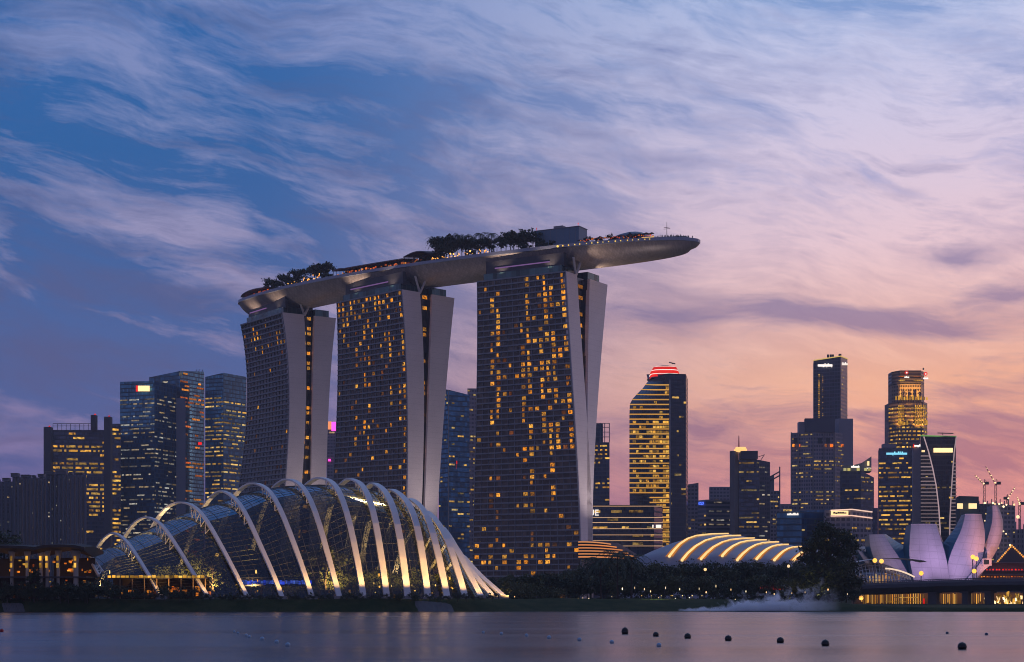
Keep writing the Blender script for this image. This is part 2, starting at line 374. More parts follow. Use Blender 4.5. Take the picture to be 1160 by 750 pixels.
# ---------------------------------------------------------------- the three hotel towers
ROOF_Z = 191.0
DEG = math.radians
def vlerp(a, b, t): return a+(b-a)*t
HOTEL = []
def hotel(theta, ytop, keys, label, frshift, bays, lit, gaplit, wwin=(.2, .8)):
    D = dfor(ytop, ROOF_Z)
    R = Vector((gx(keys[0][2], D), D, 0)); L = Vector((math.cos(theta), -math.sin(theta), 0)); d = Vector((math.sin(theta), math.cos(theta), 0))
    Lf = R+L*hit(R, L, keys[0][1])
    zs = np.array([zz(k[0], D) for k in keys]); P = []
    for c in range(1, 6): P.append(np.polyfit(zs, np.array([k[c] for k in keys], float), 3))
    NZ = 58
    fh = (ROOF_Z-3)/57.
    levels = [3+fh*i for i in range(NZ)]
    fl, fr, wr, bl, br = [], [], [], [], []
    for z in levels:
        q = [np.polyval(p, z) for p in P]
        a = Lf+d*hit(Lf, d, q[0]); b = R+(L if frshift == 'L' else d)*hit(R, L if frshift == 'L' else d, q[1])
        w = b+d*hit(b, d, q[2]); e = b+d*max(hit(b, d, q[3]), (w-b).length*.6); h = b+d*hit(b, d, q[4])
        for lst, p in zip((fl, fr, wr, bl, br), (a, b, w, e, h)): lst.append(Vector((p.x, p.y, z)))
    th = (wr[-1]-fr[-1]).length
    root = thing('hotel_tower', (R.x, R.y, 3), label, 'hotel tower', 'hotel towers under the long roof deck')
    top = len(levels)-1
    NB = bays
    # glass of the front, curved
    rows, uvs = [], []
    for i in range(NZ):
        rows.append([vlerp(fl[i], fr[i], k/NB) for k in range(NB+1)]); uvs.append([(k, i) for k in range(NB+1)])
    g = MB(); g.grid(rows, uvs); g.build('front_glass', HGLASS, root)
    # cladding: one slab edge per storey and the upright fins
    n0 = -d
    c = MB()
    for i in range(NZ):
        a, b = fl[i], fr[i]; h = .42
        c.box((a+b)/2-d*.25+Vector((0,0,-h*.5)), (b-a)/2, d*.55, (0,0,h))
    for k in range(NB+1):
        w = .09 if k % 3 else .2
        for i in range(top):
            p, q = vlerp(fl[i], fr[i], k/NB), vlerp(fl[i+1], fr[i+1], k/NB)
            c.box((p+q)/2-d*.1, L*w, d*.34, (q-p)/2)
    c.build('cladding', HBAND, root)
    # end walls of the two leaves
    for nm, A, B in (('end_wall', fr, wr), ('end_wall', bl, br)):
        e = MB()
        uv2 = [[(0, z), ((b-a).length, z)] for a, b, z in zip(A, B, levels)]
        o = L*.7
        e.grid([[a+o, b+o] for a, b in zip(A, B)], uv2)
        e.grid([[a-L*1.6, a+o] for a in A], [[(0, z), (2, z)] for z in levels]); e.grid([[b+o, b-L*1.6] for b in B], [[(0, z), (2, z)] for z in levels])
        e.add([A[-1]+o, B[-1]+o, B[-1]-L*1.6, A[-1]-L*1.6])
        e.build(nm, HWALL, root)
    # back leaf, left ends and roofs
    s = MB()
    off = [(f-b) for f, b in zip(fl, fr)]
    s.grid([[a, a+(w-b)] for a, b, w in zip(fl, fr, wr)]); s.grid([[w-L*.9, w+o] for w, o in zip(wr, off)])
    s.grid([[e-L*.9, e+o] for e, o in zip(bl, off)]); s.grid([[h-L*.9, h+o] for h, o in zip(br, off)]); s.grid([[e+o, h+o] for e, h, o in zip(bl, br, off)])
    s.build('rear_leaf', HGLASSR, root)
    rf = MB(); rf.add([fl[-1], fr[-1], wr[-1], wr[-1]+off[-1]]); rf.add([bl[-1], br[-1], br[-1]+off[-1], bl[-1]+off[-1]]); rf.build('roof', ROOFD, root)
    # glazed link between the leaves, set back from the end
    g = MB(); setb = L*-3.2
    g.grid([[w+setb, e+setb] for w, e in zip(wr, bl)], [[(0, i), (3, i)] for i in range(NZ)]); g.build('link_glass', HGLASS, root)
    # lit rooms of the front
    quads, dim = [], []
    colw = [rnd() for _ in range(NB)]
    for i in range(top):
        for k in range(NB):
            p = lit(i/57., (k+.5)/NB, colw[k], i, k)
            r = rnd()
            if r < p or r < p*1.0+(.035 if p > .01 else .04):
                w0, w1 = wwin; t0, t1 = (k+w0)/NB, (k+w1)/NB
                if rnd() < .4: t1 = (k+w0+(w1-w0)*.6)/NB
                a, b = vlerp(fl[i], fr[i], t0), vlerp(fl[i], fr[i], t1); a2, b2 = vlerp(fl[i+1], fr[i+1], t0), vlerp(fl[i+1], fr[i+1], t1)
                q = [vlerp(a, a2, .10)-d*.12, vlerp(b, b2, .10)-d*.12, vlerp(b, b2, .74)-d*.12, vlerp(a, a2, .74)-d*.12]
                (quads if r < p else dim).append(q)
    add_windows(root, quads, AMB)
    if dim:
        b = MB(); [b.add(q) for q in dim]; b.build('dim_windows', HDIM, root)['kind'] = 'stuff'
    quads = []
    for i in range(top):
        w, e = wr[i]+setb, bl[i]+setb; w2, e2 = wr[i+1]+setb, bl[i+1]+setb
        if (e-w).length < 2.5 or (e-w).dot(d) < 0: continue
        for (t0, t1) in ((.12, .38), (.52, .92)):
            if rnd() < gaplit(i/57., t0):
                quads.append([vlerp(w, e, t0)+vlerp(w2-w, e2-e, t0)*.15+L*.15, vlerp(w, e, t1)+(w2-w)*.15+L*.15, vlerp(w, e, t1)+(w2-w)*.8+L*.15, vlerp(w, e, t0)+(w2-w)*.8+L*.15])
    add_windows(root, quads, AMB, 'link_window')
    # crown: glazed lobby floors set back under the deck
    cr = MB()
    fa, fb = fl[-1]+(fr[-1]-fl[-1])*.04, fr[-1]-L*4
    for (a, b, t, mi) in ((fa+d*3.0, fb+d*3.0, th*.9, 0),):
        za, zb = ROOF_Z, ROOF_Z+4.6
        pts = [a, b, b+d*t, a+d*t]
        rows = [[Vector((p.x, p.y, z)) for p in pts] for z in (za, zb)]
        uu = [[(0, z), ((b-a).length, z), ((b-a).length+t, z), ((b-a).length*2+t, z)] for z in (0, 4.6)]
        cr.grid(rows, uu, closed=True); cr.add(rows[1])
    a, b = vlerp(bl[-1], br[-1], .1)-L*2, vlerp(bl[-1], br[-1], .75)-L*2
    pts = [a, b, b-L*20, a-L*20]
    rows = [[Vector((p.x, p.y, z)) for p in pts] for z in (ROOF_Z, ROOF_Z+4.8)]
    cr.grid(rows, [[(0, z), (12, z), (32, z), (44, z)] for z in (0, 4.8)], closed=True); cr.add(rows[1])
    cr.build('lobby_glass', TEAL, root)
    core = MB()
    a, b = fa+d*6+L*4, fb+d*6-L*6
    core.prism([(p.x, p.y) for p in (a, b, b+d*22, a+d*22)], ROOF_Z+.01, ROOF_Z+9); core.build('service_core', DARKM, root)
    print('HOTEL', R[:], Lf[:], 'len', (R-Lf).length, 'thick', (br[-1]-fr[-1]).length, 'gap', (bl[-1]-wr[-1]).length)
    ctr = (fl[-1]+fr[-1])/2+d*((br[-1]-fr[-1]).length*.5)
    HOTEL.append(dict(root=root, c=ctr, L=L, d=d, fl=fl, fr=fr, wr=wr, bl=bl, br=br, th=th, D=D))
    return root

def hotel_glass():
    m = bpy.data.materials.new('hotel_glass'); m.use_nodes = True; g = G(m.node_tree); b = g.n['Principled BSDF']
    uv = g.new('ShaderNodeUVMap'); sp = g.new('ShaderNodeSeparateXYZ'); g.l.new(uv.outputs[0], sp.inputs[0])
    u2 = g.m('MULTIPLY', sp.outputs[0], 2.)
    wn = g.new('ShaderNodeTexWhiteNoise', noise_dimensions='2D'); g.l.new(g.xyz(g.m('FLOOR', u2), g.m('FLOOR', sp.outputs[1])), wn.inputs['Vector'])
    c = g.ramp(wn.outputs['Value'], [(0, (.012, .013, .018, 1)), (.6, (.03, .03, .038, 1)), (.85, (.055, .05, .052, 1)), (1, (.11, .095, .09, 1))])
    g.l.new(c, b.inputs['Base Color']); b.inputs['Roughness'].default_value = .18; b.inputs['Metallic'].default_value = .15
    return m
HGLASS = hotel_glass()
HGLASSR = mat('rear_glass', (.03, .03, .04), .3, vary=.3)
HBAND = mat('slab_edge', (.27, .275, .30), .6, vary=.12, vscale=.1)
HDIM = glow('dim_room', (1, .26, .05), (1, .4, .12), .05, .25, pattern=.9)
TEAL = facade('lobby_glass', (.05, .11, .13), (.10, .13, .15), 4.6, 3.2, .06, .05, .12, .5, vary=.5)
def wall_mat():
    m = bpy.data.materials.new('end_wall_panels'); m.use_nodes = True; g = G(m.node_tree); b = g.n['Principled BSDF']
    uv = g.new('ShaderNodeUVMap'); sp = g.new('ShaderNodeSeparateXYZ'); g.l.new(uv.outputs[0], sp.inputs[0])
    seam = g.m('LESS_THAN', g.m('FRACT', g.m('DIVIDE', sp.outputs[1], 3.3)), .06)
    n = g.noise(uv.outputs[0], .05, 4)
    k = g.m('SUBTRACT', g.m('ADD', .86, g.m('MULTIPLY', n, .28)), g.m('MULTIPLY', seam, .12))
    g.l.new(g.mix(1., (.80, .70, .68, 1), g.xyz(k, k, k), 'MULTIPLY'), b.inputs['Base Color']); b.inputs['Roughness'].default_value = .55
    return m
HWALL = wall_mat()

def lit1(v, u, cw, i, k):      # far tower: only the top storeys
    if v > .95: return .12
    if v > .86: return (.40 if i % 2 else .10) if u > .2 else .05
    return .02 if u > .9 else .004
def lit2(v, u, cw, i, k):
    if v > .94: return .62
    if v > .82: return .34*(.5+cw)
    if v > .42: return .24*(cw > .6)+.035+(.25 if u > .93 else 0)
    if v > .1: return .025+(.35 if u > .95 else 0)
    return .25
def lit3(v, u, cw, i, k):
    if v > .45: return (.46*(cw > .34)+.10)*(1.0 if .05 < u else .2)*(1.25 if u > .55 else .85)
    if v > .26: return .30*(cw > .6)+.05
    if v > .16: return .03
    return .26
def gl(v, t):
    return (.5 if t < .5 else .55) if v > .55 else .2
hotel(DEG(55), 354, [(354,273.5,320,344,356,380),(390,278,324,345.5,355,376.5),(431,281,328,346.6,354,373),(480,279,327,345,353,371),(541,271.5,323.6,342,352,369),(665,256,315,334,349,365)],
      'farthest hotel tower with curved dark face and only its top storeys lit', 'd', 13, lit1, gl, (.3, .68))
hotel(DEG(46), 328, [(328,382,455,475,489,514),(380,383,458.5,478,487,509),(437,383,461,480,485.5,504.5),(490,381,461.5,479,483,500),(545,377,461,478,481.5,497),(665,366,457,474,478,490)],
      'middle hotel tower of the three, standing behind the ribbed glasshouse', 'd', 16, lit2, gl, (.25, .76))
hotel(DEG(32), 307.4, [(307.4,541,640.5,652.5,667,687),(330,541,641.5,654,666.3,685.3),(400,541,645.5,658.5,665,679.7),(462,540,650,663.6,664.5,675),(540,538,654,667.5,664,671.5),(645,536,658,671,664,670)],
      'nearest and widest hotel tower with many amber windows, right of the glasshouse', 'L', 15, lit3, gl)

# ---------------------------------------------------------------- the long roof deck
DECK_Z = 208.0
def deck_axis():
    T1, T2, T3 = HOTEL
    tip = at(779, 275, dfor(275, DECK_Z-.6)); tip.z = 0
    pts = [T1['c']-T1['L']*47, T1['c'], T2['c'], T3['c'], tip]
    t = [0]
    for a, b in zip(pts, pts[1:]): t.append(t[-1]+(b-a).length)
    cx = np.polyfit(t, [p.x for p in pts], 3, w=[3,1,1,1,6]); cy = np.polyfit(t, [p.y for p in pts], 3, w=[3,1,1,1,6])
    print('DECK length', t[-1], [round((Vector((np.polyval(cx,a), np.polyval(cy,a),0))-Vector((p.x,p.y,0))).length,1) for a,p in zip(t,pts)])
    return cx, cy, t
_cx, _cy, _t = deck_axis(); SLEN = _t[-1]
def axis(s): return Vector((np.polyval(_cx, s), np.polyval(_cy, s), 0))
def side(s):
    t = (axis(s+.5)-axis(s-.5)).normalized(); return Vector((t.y, -t.x, 0))      # towards the water
def halfw(s):
    l = min(1, max(0, (26-s)/26)); r0 = _t[3]+18; r = min(1, max(0, (s-r0)/(SLEN-r0)))
    return 20*max(0, 1-l**2.6)**.5*max(0, 1-r**1.7)**.8+.03
def depth(s):
    l = min(1, max(0, (22-s)/22)); r0 = _t[3]+10; r = min(1, max(0, (s-r0)/(SLEN-r0)))
    return 9.8*(1-.5*l**2)*(1-.32*r)*max(0, 1-r**3)**.7+.03
def deckpt(s, v, z=0.): p = axis(s)+side(s)*halfw(s)*v; p.z = DECK_Z+z; return p
def rise(s, v): return 3.0*max(0, 1-abs(v/.9)**2.2)*min(1, max(0,(SLEN-20-s)/30))*min(1, max(.4, s/25))
def dk(s, v, z=0.): return deckpt(s, v, z+rise(s, v))
def s_px(px, v=.6):
    key = round(v, 2)
    if key not in SPX:
        SPX[key] = [(lambda p: p.x/p.y*F+PX0)(deckpt(q*.5, key)) for q in range(int(SLEN*2)+1)]
    t = SPX[key]; return min(range(len(t)), key=lambda q: abs(t[q]-px))*.5
SPX = {}
def hull_mat():
    m = bpy.data.materials.new('hull_panels'); m.use_nodes = True; g = G(m.node_tree); b = g.n['Principled BSDF']
    uv = g.new('ShaderNodeUVMap'); sp = g.new('ShaderNodeSeparateXYZ'); g.l.new(uv.outputs[0], sp.inputs[0])
    a = g.m('ADD', sp.outputs[0], sp.outputs[1]); c = g.m('SUBTRACT', sp.outputs[0], sp.outputs[1])
    la = g.m('LESS_THAN', g.m('FRACT', g.m('DIVIDE', a, 2.6)), .12); lc = g.m('LESS_THAN', g.m('FRACT', g.m('DIVIDE', c, 2.6)), .12)
    ln = g.m('MAXIMUM', la, lc)
    wn = g.new('ShaderNodeTexWhiteNoise', noise_dimensions='2D'); g.l.new(g.xyz(g.m('FLOOR', g.m('DIVIDE', a, 2.6)), g.m('FLOOR', g.m('DIVIDE', c, 2.6))), wn.inputs['Vector'])
    k = g.m('SUBTRACT', g.m('ADD', .85, g.m('MULTIPLY', wn.outputs['Value'], .25)), g.m('MULTIPLY', ln, .2))
    g.l.new(g.mix(1., (.52, .45, .43, 1), g.xyz(k, k, k), 'MULTIPLY'), b.inputs['Base Color']); b.inputs['Roughness'].default_value = .38; b.inputs['Metallic'].default_value = .25
    return m
def build_deck():
    root = thing('roof_deck', axis(_t[2])+Vector((0,0,196)), 'long boat-shaped roof deck lying across the three hotel towers', 'roof deck')
    S = [0, .3, .8, 1.6, 2.8, 4.5, 7, 10, 14, 18, 22, 26]; S += list(np.linspace(30, SLEN-40, 70)); S += [SLEN-40+k for k in (4,8,12,16,20,24,27,30,32.5,35,36.8,38.2,39.2,39.8,40)]
    vv = [-1+2*k/28 for k in range(29)]
    rows, uvs = [], []
    for s in S:
        r = []; u = []
        for v in vv:
            p = deckpt(s, v*.962); p.z = DECK_Z-1.5-depth(s)*max(0, 1-abs(v)**2.3)**.85; r.append(p); u.append((s, v*halfw(s)*1.1))
        rows.append(r); uvs.append(u)
    h = MB(); h.grid(rows, uvs); h.build('hull', hull_mat(), root, smooth=True)
    d = MB(); d.grid([[dk(s, v/10*.98, -.35) for v in range(-10, 11)] for s in S]); d.build('deck_floor', mat('deck_boards', (.18, .15, .13), .7), root)
    r = MB()
    for sg in (-1, 1):
        r.grid([[deckpt(s, sg*.95, -1.75), deckpt(s, sg*1.0, -1.55), deckpt(s, sg*1.0, .25), deckpt(s, sg*.975, .25), deckpt(s, sg*.975, -.4)] for s in S])
    r.build('parapet', mat('parapet_panels', (.34, .37, .46), .35, vary=.3, vscale=.12), root)
    # dark soffit band where the hull meets each tower, a violet light cove, and the splayed struts
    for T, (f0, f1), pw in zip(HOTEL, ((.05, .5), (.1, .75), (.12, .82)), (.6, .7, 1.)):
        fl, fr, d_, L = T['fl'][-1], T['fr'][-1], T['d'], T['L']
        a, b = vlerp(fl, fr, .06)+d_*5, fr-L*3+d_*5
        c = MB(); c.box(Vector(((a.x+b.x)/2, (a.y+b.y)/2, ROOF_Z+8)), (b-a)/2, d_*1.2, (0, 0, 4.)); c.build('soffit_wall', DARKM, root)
        p, q = vlerp(a, b, f0)-d_*1.5, vlerp(a, b, f1)-d_*1.5; q_ = q
        t = MB(); t.box(Vector(((p.x+q.x)/2, (p.y+q.y)/2, ROOF_Z+7.5)), (q-p)/2, d_*.25, (0, 0, .3)); t.build('light_cove', VIOLET, root)
        for q in (.15, .5, .85):
            l = bpy.data.lights.new('cove_light', 'POINT'); l.energy = 900*pw; l.color = (.55, .25, 1); l.shadow_soft_size = 1.; o = bpy.data.objects.new('cove_light', l); COL.objects.link(o); o.location = vlerp(p, q_, q)-d_*1.6+Vector((0,0,ROOF_Z+6.5))
        w = T['wr'][-1]; base = w-L*.6+d_*1.; base.z = ROOF_Z-.3
        st = MB()
        for k in (-4.6, 4.6):
            top = base+d_*k+L*1.0; top.z = ROOF_Z+9.5; st.tube([base, top], .75, 8)
        st.build('splayed_strut', mat('strut_paint', (.62, .58, .56), .5), root)
    return root
VIOLET = glow('violet_cove', (.30, .15, .42), (.34, .17, .46), .5, .55)
build_deck()

# foliage ----------------------------------------------------------------
def crown_mesh(H, R, kind, nclump, nleaf, lr):
    b = MB()
    cl = []
    for _ in range(nclump):
        while True:
            p = Vector((rnd()*2-1, rnd()*2-1, rnd()*2-1))
            if .25 < p.length < 1: break
        if kind == 'cone':
            t = (p.z+1)/2; k = (1-t)**.7*.95+.12
            q = Vector((p.x*R*k, p.y*R*k, H*(.22+.78*t)))
        elif kind == 'flat':
            q = Vector((p.x*R, p.y*R, H*(.72+.24*p.z*(1-.5*(p.x*p.x+p.y*p.y)))))
        else:
            q = Vector((p.x*R, p.y*R, H*(.60+.36*p.z)))
        cl.append((q, R*(.16+.22*rnd())*(.6 if kind == 'cone' else 1)))
    for q, cr in cl:
        for _ in range(nleaf):
            o = Vector((random.gauss(0,1), random.gauss(0,1), random.gauss(0,.7)))*cr*.55
            b.leaf(q+o, lr*(.6+.8*rnd()))
    return b, cl
def make_tree(name, H, R, kind='round', nclump=34, nleaf=40, lr=.4, leafm=None, label=None, cat='tree', group=None):
    root = thing(name, (0,0,0), label, cat, group)
    b, cl = crown_mesh(H, R, kind, nclump, nleaf, lr)
    b.build('crown', leafm or LEAF, root)
    t = MB(); t.tube([(0,0,-.3), (H*.01, 0, H*.3), (-H*.01, H*.01, H*.62), (0, 0, H*.85)], [H*.028, H*.02, H*.014, H*.006], 7)
    for q, cr in cl[:9]:
        z0 = H*(.25+.35*rnd()); t.tube([(0,0,z0), q*.5+Vector((0,0,z0*.5)), q], [H*.011, H*.007, H*.003], 5, cap=False)
    t.build('trunk', BARK, root)
    return root
def make_palm(name, H, R, label=None, group=None):
    root = thing(name, (0,0,0), label, 'palm tree', group)
    t = MB(); t.tube([(0,0,-.3), (.15,0,H*.4), (.05,.1,H*.93)], [H*.022, H*.016, H*.013], 7); t.build('trunk', BARK, root)
    b = MB()
    for k in range(17):
        a = k*2.4+rnd()*.4; up = .9-1.1*rnd(); c, s_ = math.cos(a), math.sin(a); pts = []
        for j in range(8):
            q = j/7.; pts.append(Vector((c*R*q, s_*R*q, H*.93+R*(up*q-.95*q*q))))
        for j in range(7):
            p, q = pts[j], pts[j+1]; w = R*.21*(1-abs(j-2.5)/6)
            n = Vector((-s_, c, 0))
            for sg in (-1, 1):
                for m_ in range(2):
                    o = vlerp(p, q, m_*.5); b.add([o, vlerp(p, q, m_*.5+.35), vlerp(p, q, m_*.5+.6)+n*sg*w+Vector((0,0,-w*.6))])
    b.build('crown', LEAF, root)
    return root
PROTO = {}
def plant(key, maker, x, y, z, sc=1., label=None, group=None, sz=None):
    if key not in PROTO: PROTO[key] = o = maker()
    else: o = copy_tree(PROTO[key])
    o.location = (x, y, z); o.rotation_euler = (0, 0, rnd()*6.28); o.scale = (sc, sc, sz or sc)
    if label: o['label'] = label
    if group: o['group'] = group
    return o

# ---------------------------------------------------------------- things on the roof deck
def deck_items():
    # two groves
    def grove(px0, px1, n, h0, h1, lab, grp, key):
        for k in range(n):
            px = px0+(px1-px0)*(k+.5+.6*(rnd()-.5))/n; v = .15+.55*rnd(); s = s_px(px, v); p = dk(s, v, -.4)
            h = h0+(h1-h0)*rnd(); kk = (k*7) % 3
            if kk == 0 and rnd() < .6: plant('deck_palm', lambda: make_palm('deck_palm', 9, 3.8), p.x, p.y, p.z, h/9., lab.replace('tree', 'palm'), grp)
            else: plant(f'deck_tree{kk}', lambda: make_tree('deck_tree', 9, 3.9, ('round','flat','round')[kk], 22, 30, .55), p.x, p.y, p.z, h/9., lab, grp)
    grove(303, 347, 11, 8, 12, 'dark tree in the roof garden above the farthest hotel tower', 'trees at the far end of the roof deck', 'a')
    grove(351, 372, 6, 9.5, 12, 'tall tree of the dense clump beside the long terrace roof', 'trees beside the terrace roof', 'b')
    grove(490, 560, 16, 10.5, 15.5, 'dark tree in the lamp-lit grove in the middle of the deck', 'trees of the middle roof grove', 'c')
    grove(560, 606, 9, 9, 13.5, 'dark tree in the grove next to the pale plant room', 'trees next to the plant room', 'd')
    for k in range(26):                                            # clipped hedges between
        px = 277+325*rnd() if k < 17 else 612+110*rnd(); v = .5+.3*rnd(); s = s_px(px, v); p = dk(s, v, -.4)
        plant('deck_shrub', lambda: make_tree('deck_shrub', 3, 2.6, 'round', 12, 26, .4, cat='shrub'), p.x, p.y, p.z, .7+.6*rnd(), 'low dark shrub along the planted edge of the roof deck', 'shrubs on the roof deck')
    # lamps
    def lamp():
        r = thing('deck_lamp', (0,0,0), '', 'lamp'); b = MB(); b.tube([(0,0,0),(0,0,2.2)], .07, 5); b.build('post', DARKM, r)
        b = MB(); b.ball((0,0,2.5), .42, 8, 6); b.build('globe', LAMPO, r); return r
    for (a, c, n, lab, grp) in ((325, 362, 19, 'small amber lamp among the trees of the far roof grove', 'lamps of the far roof grove'), (488, 556, 34, 'small amber lamp among the trees of the middle roof grove', 'lamps of the middle roof grove')):
        for k in range(n):
            px = a+(c-a)*rnd(); v = .68+.27*rnd(); s = s_px(px, v); p = dk(s, v, -.4); plant('deck_lamp', lamp, p.x, p.y, p.z, .45+.65*rnd(), lab, grp, sz=.5+1.3*rnd()*rnd())
    # string of lamps along the cantilever rim
    def rimlamp():
        b = MB(); b.ball((0,0,0), .5, 8, 6); return tag(b.build('rim_lamp', LAMPY), 'x', 'lamp')
    for k in range(17):
        px = 631+6.6*k+1.5*(rnd()-.5); s = s_px(px, 1.0); p = deckpt(s, 1.004, -.75)
        plant('rim_lamp', rimlamp, p.x, p.y-.25, p.z, (1.25 if k == 0 else .5+.35*rnd()), 'small yellow lamp in the row along the pointed end of the deck', 'lamps along the deck rim')
    # terrace pavilions
    def pavilion(px0, px1, h, v0, v1, lab, posts, lm, slope=0.):
        s0, s1 = s_px(px0, v1), s_px(px1, v1); c = dk((s0+s1)/2, (v0+v1)/2, -.4)
        r = thing('terrace_pavilion', c, lab, 'pavilion'); N = 10
        rf = MB(); th = .5
        S = [s0+(s1-s0)*k/N for k in range(N+1)]
        def hh(k): return h+slope*math.sin(math.pi*k/N)
        rf.grid([[dk(s, v0, hh(k)), dk(s, v1, hh(k)), dk(s, v1+.02, hh(k)-th), dk(s, v0, hh(k)-th)] for k, s in enumerate(S)], closed=True)
        rf.build('roof', PAVROOF, r)
        for k in range(posts+1):
            s = s0+(s1-s0)*k/posts; p = dk(s, v1-.06, -.4); b = MB(); b.tube([p, p+Vector((0,0,h-.2))], .16, 6); b.build('post', DARKM, r)
        b = MB(); b.grid([[dk(s, v0+.04, -.4), dk(s, v0+.04, hh(k)-th)] for k, s in enumerate(S)]); b.build('rear_wall', mat('pavilion_wall', (.16, .09, .06), .7), r)
        for k in range(posts*2):
            if rnd() < .72:
                s = s0+(s1-s0)*(k+.2+.5*rnd())/(posts*2); p = dk(s, v1-.14-.1*rnd(), .6+1.2*rnd()); w = .35+.7*rnd()
                b = MB(); b.box(p, ((axis(s+1)-axis(s)).normalized()*w), side(s)*.15, (0,0,.30+.35*rnd())); b.build('lamp', lm, r)
        return r
    global PAVROOF
    PAVROOF = mat('pavilion_roof', (.16, .11, .10), .6)
    pavilion(272, 300, 3.6, -.3, .88, 'red-lit terrace pavilion at the blunt far end of the deck', 9, RORNG, 1.2)
    pavilion(376, 391, 4.0, .1, .8, 'short dark-roofed bar pavilion just right of the tree clump', 4, ORNG, .8)
    pavilion(391, 455, 4.4, .05, .84, 'long low restaurant pavilion between the two roof groves', 13, DORNG)
    pavilion(457, 488, 5.2, .0, .8, 'peaked dark pavilion ending at the lamp-lit middle grove', 6, DORNG, 2.2)
    # plant room
    s0, s1 = s_px(609, .2), s_px(651, .2); c = dk((s0+s1)/2, -.1, -.35)
    r = thing('plant_room', c, 'pale blue-grey boxy plant room standing on the roof deck', 'plant room')
    t = (axis(s1)-axis(s0)).normalized(); nside = side((s0+s1)/2); hl = (s1-s0)/2; zb = c.z
    b = MB(); b.box(c+Vector((0,0,5.6)), t*hl, nside*5.5, (0,0,5.3)); b.build('wall', facade('plant_room_panels', (.20,.30,.40), (.16,.24,.32), 2.4, 2.0, .06, .05, .6, 0., vary=.08), r)
    b = MB(); b.box(c+Vector((0,0,11.05)), t*(hl+.3), nside*5.8, (0,0,.15)); b.build('roof_edge', CONC, r)
    b = MB(); b.box(c-t*hl*.05+Vector((0,0,12.2)), t*3., nside*2.4, (0,0,1.1)); b.build('machine_housing', CONC, r)
    for q in (-.95, .95):
        p = c+t*hl*q+nside*5+Vector((0,0,11.5)); b = MB(); b.tube([p, p+Vector((0,0,1.2))], .12, 5); b.ball(p+Vector((0,0,1.3)), .3, 6, 4); b.build('warning_lamp', RED, r)
    for k in range(7):
        p = c-t*hl+t*(hl*2*(k+.5)/7)+nside*5.52+Vector((0,0,5.5)); b = MB(); b.box(p, t*.06, nside*.08, (0,0,5.4)); b.build('panel_joint', CONC, r)
    # low domed club roof with red lamps in front
    s0, s1 = s_px(688, .3), s_px(736, .3); c = dk((s0+s1)/2, .1, -.35)
    r = thing('domed_club', c, 'low dark domed club roof behind a row of red lamps', 'pavilion')
    rows = []
    for k in range(13):
        s = s0+(s1-s0)*k/12.; rows.append([dk(s, -.55+1.1*j/8., -.3+5.0*(math.sin(math.pi*k/12.)**.6)*(math.sin(math.pi*j/8.)**.5)) for j in range(9)])
    b = MB(); b.grid(rows); b.build('roof', mat('club_roof', (.16,.17,.19), .4), r, smooth=True)
    for k in range(34):
        px = 657+84*(k+.6*rnd())/34; v = .55+.3*rnd(); s = s_px(px, v); p = dk(s, v, .8+1.6*rnd()*(1-k/50))
        def rl():
            o = thing('terrace_lamp', (0,0,0), 'x', 'lamp'); b = MB(); b.ball((0,0,0), .42, 7, 5); b.build('globe', RORNG, o); b = MB(); b.tube([(0,0,-2.4),(0,0,-.3)], .06, 5); b.build('post', DARKM, o); return o
        plant('terrace_lamp', rl, p.x, p.y, p.z, .55+.6*rnd(), 'tiny red-orange lamp on the terrace in front of the domed club', 'red terrace lamps')
    for k in range(26):
        px = 655+86*(k+.5*rnd())/26; v = .35+.4*rnd(); s = s_px(px, v); p = dk(s, v, -.4)
        plant('terrace_parasol', terrace_parasol, p.x, p.y, p.z, .8+.4*rnd(), 'dark closed-topped parasol on the terrace by the domed club', 'parasols on the terrace')
    s0 = s_px(734, .85); p = dk(s0, .86, .25); r = thing('bar_counter', dk(s0, .86, -.35), 'brightly lit bar counter near the pointed tip of the deck', 'bar')
    t = (axis(s0+1)-axis(s0)).normalized(); b = MB(); b.box(p, t*3.6, side(s0)*.5, (0,0,.35)); b.build('lit_front', glow('bar_glow', (1,.5,.12), (1,.6,.2), 1.2, 1.4), r)
    b = MB(); b.box(p+Vector((0,0,.45)), t*3.8, side(s0)*.7, (0,0,.08)); b.build('counter_top', CONC, r)
    # mast
    s0 = s_px(755.5, .2); p = dk(s0, .2, -.35); r = thing('flag_mast', p, 'slender mast with cross arms near the pointed tip of the deck', 'mast')
    b = MB(); b.tube([p, p+Vector((0,0,8.6))], [.22, .12], 6); b.build('pole', DARKM, r)
    for zq, w in ((4.6, 1.9), (5.5, 1.6)):
        b = MB(); b.tube([p+t*-w+Vector((0,0,zq)), p+t*w+Vector((0,0,zq))], .14, 5); b.build('cross_arm', mat('red_paint', (.32,.05,.04), .5), r)
    # people at the rail
    for k in range(26):
        px = 742+43*(k+.7*rnd())/26; v = .80+.14*rnd(); s = s_px(px, v)
        p = dk(s, min(v, 1-1.0/max(halfw(s), 1.2)), -.35)
        plant(f'person{k%3}', lambda: make_person(k % 3), p.x, p.y, p.z, .95+.12*rnd(), 'person in dark clothes standing at the rail of the pointed deck tip', 'people at the deck tip')
    p = at(788.6, 274, axis(SLEN).y); p = axis(SLEN)+Vector((0,0,DECK_Z+.9)); b = MB(); b.ball(p, .55, 8, 6); tag(b.build('tip_beacon', RED, at0=p), 'red warning beacon on the pointed tip of the deck', 'beacon')
    p = dk(.1, 0, 1.0)+side(1)*6; p = axis(1.0)+side(1.0)*halfw(1.0)*.8+Vector((0,0,DECK_Z+.6)); b = MB(); b.ball(p, .6, 8, 6); tag(b.build('tip_beacon', RED, at0=p), 'red warning beacon on the blunt far end of the deck', 'beacon')
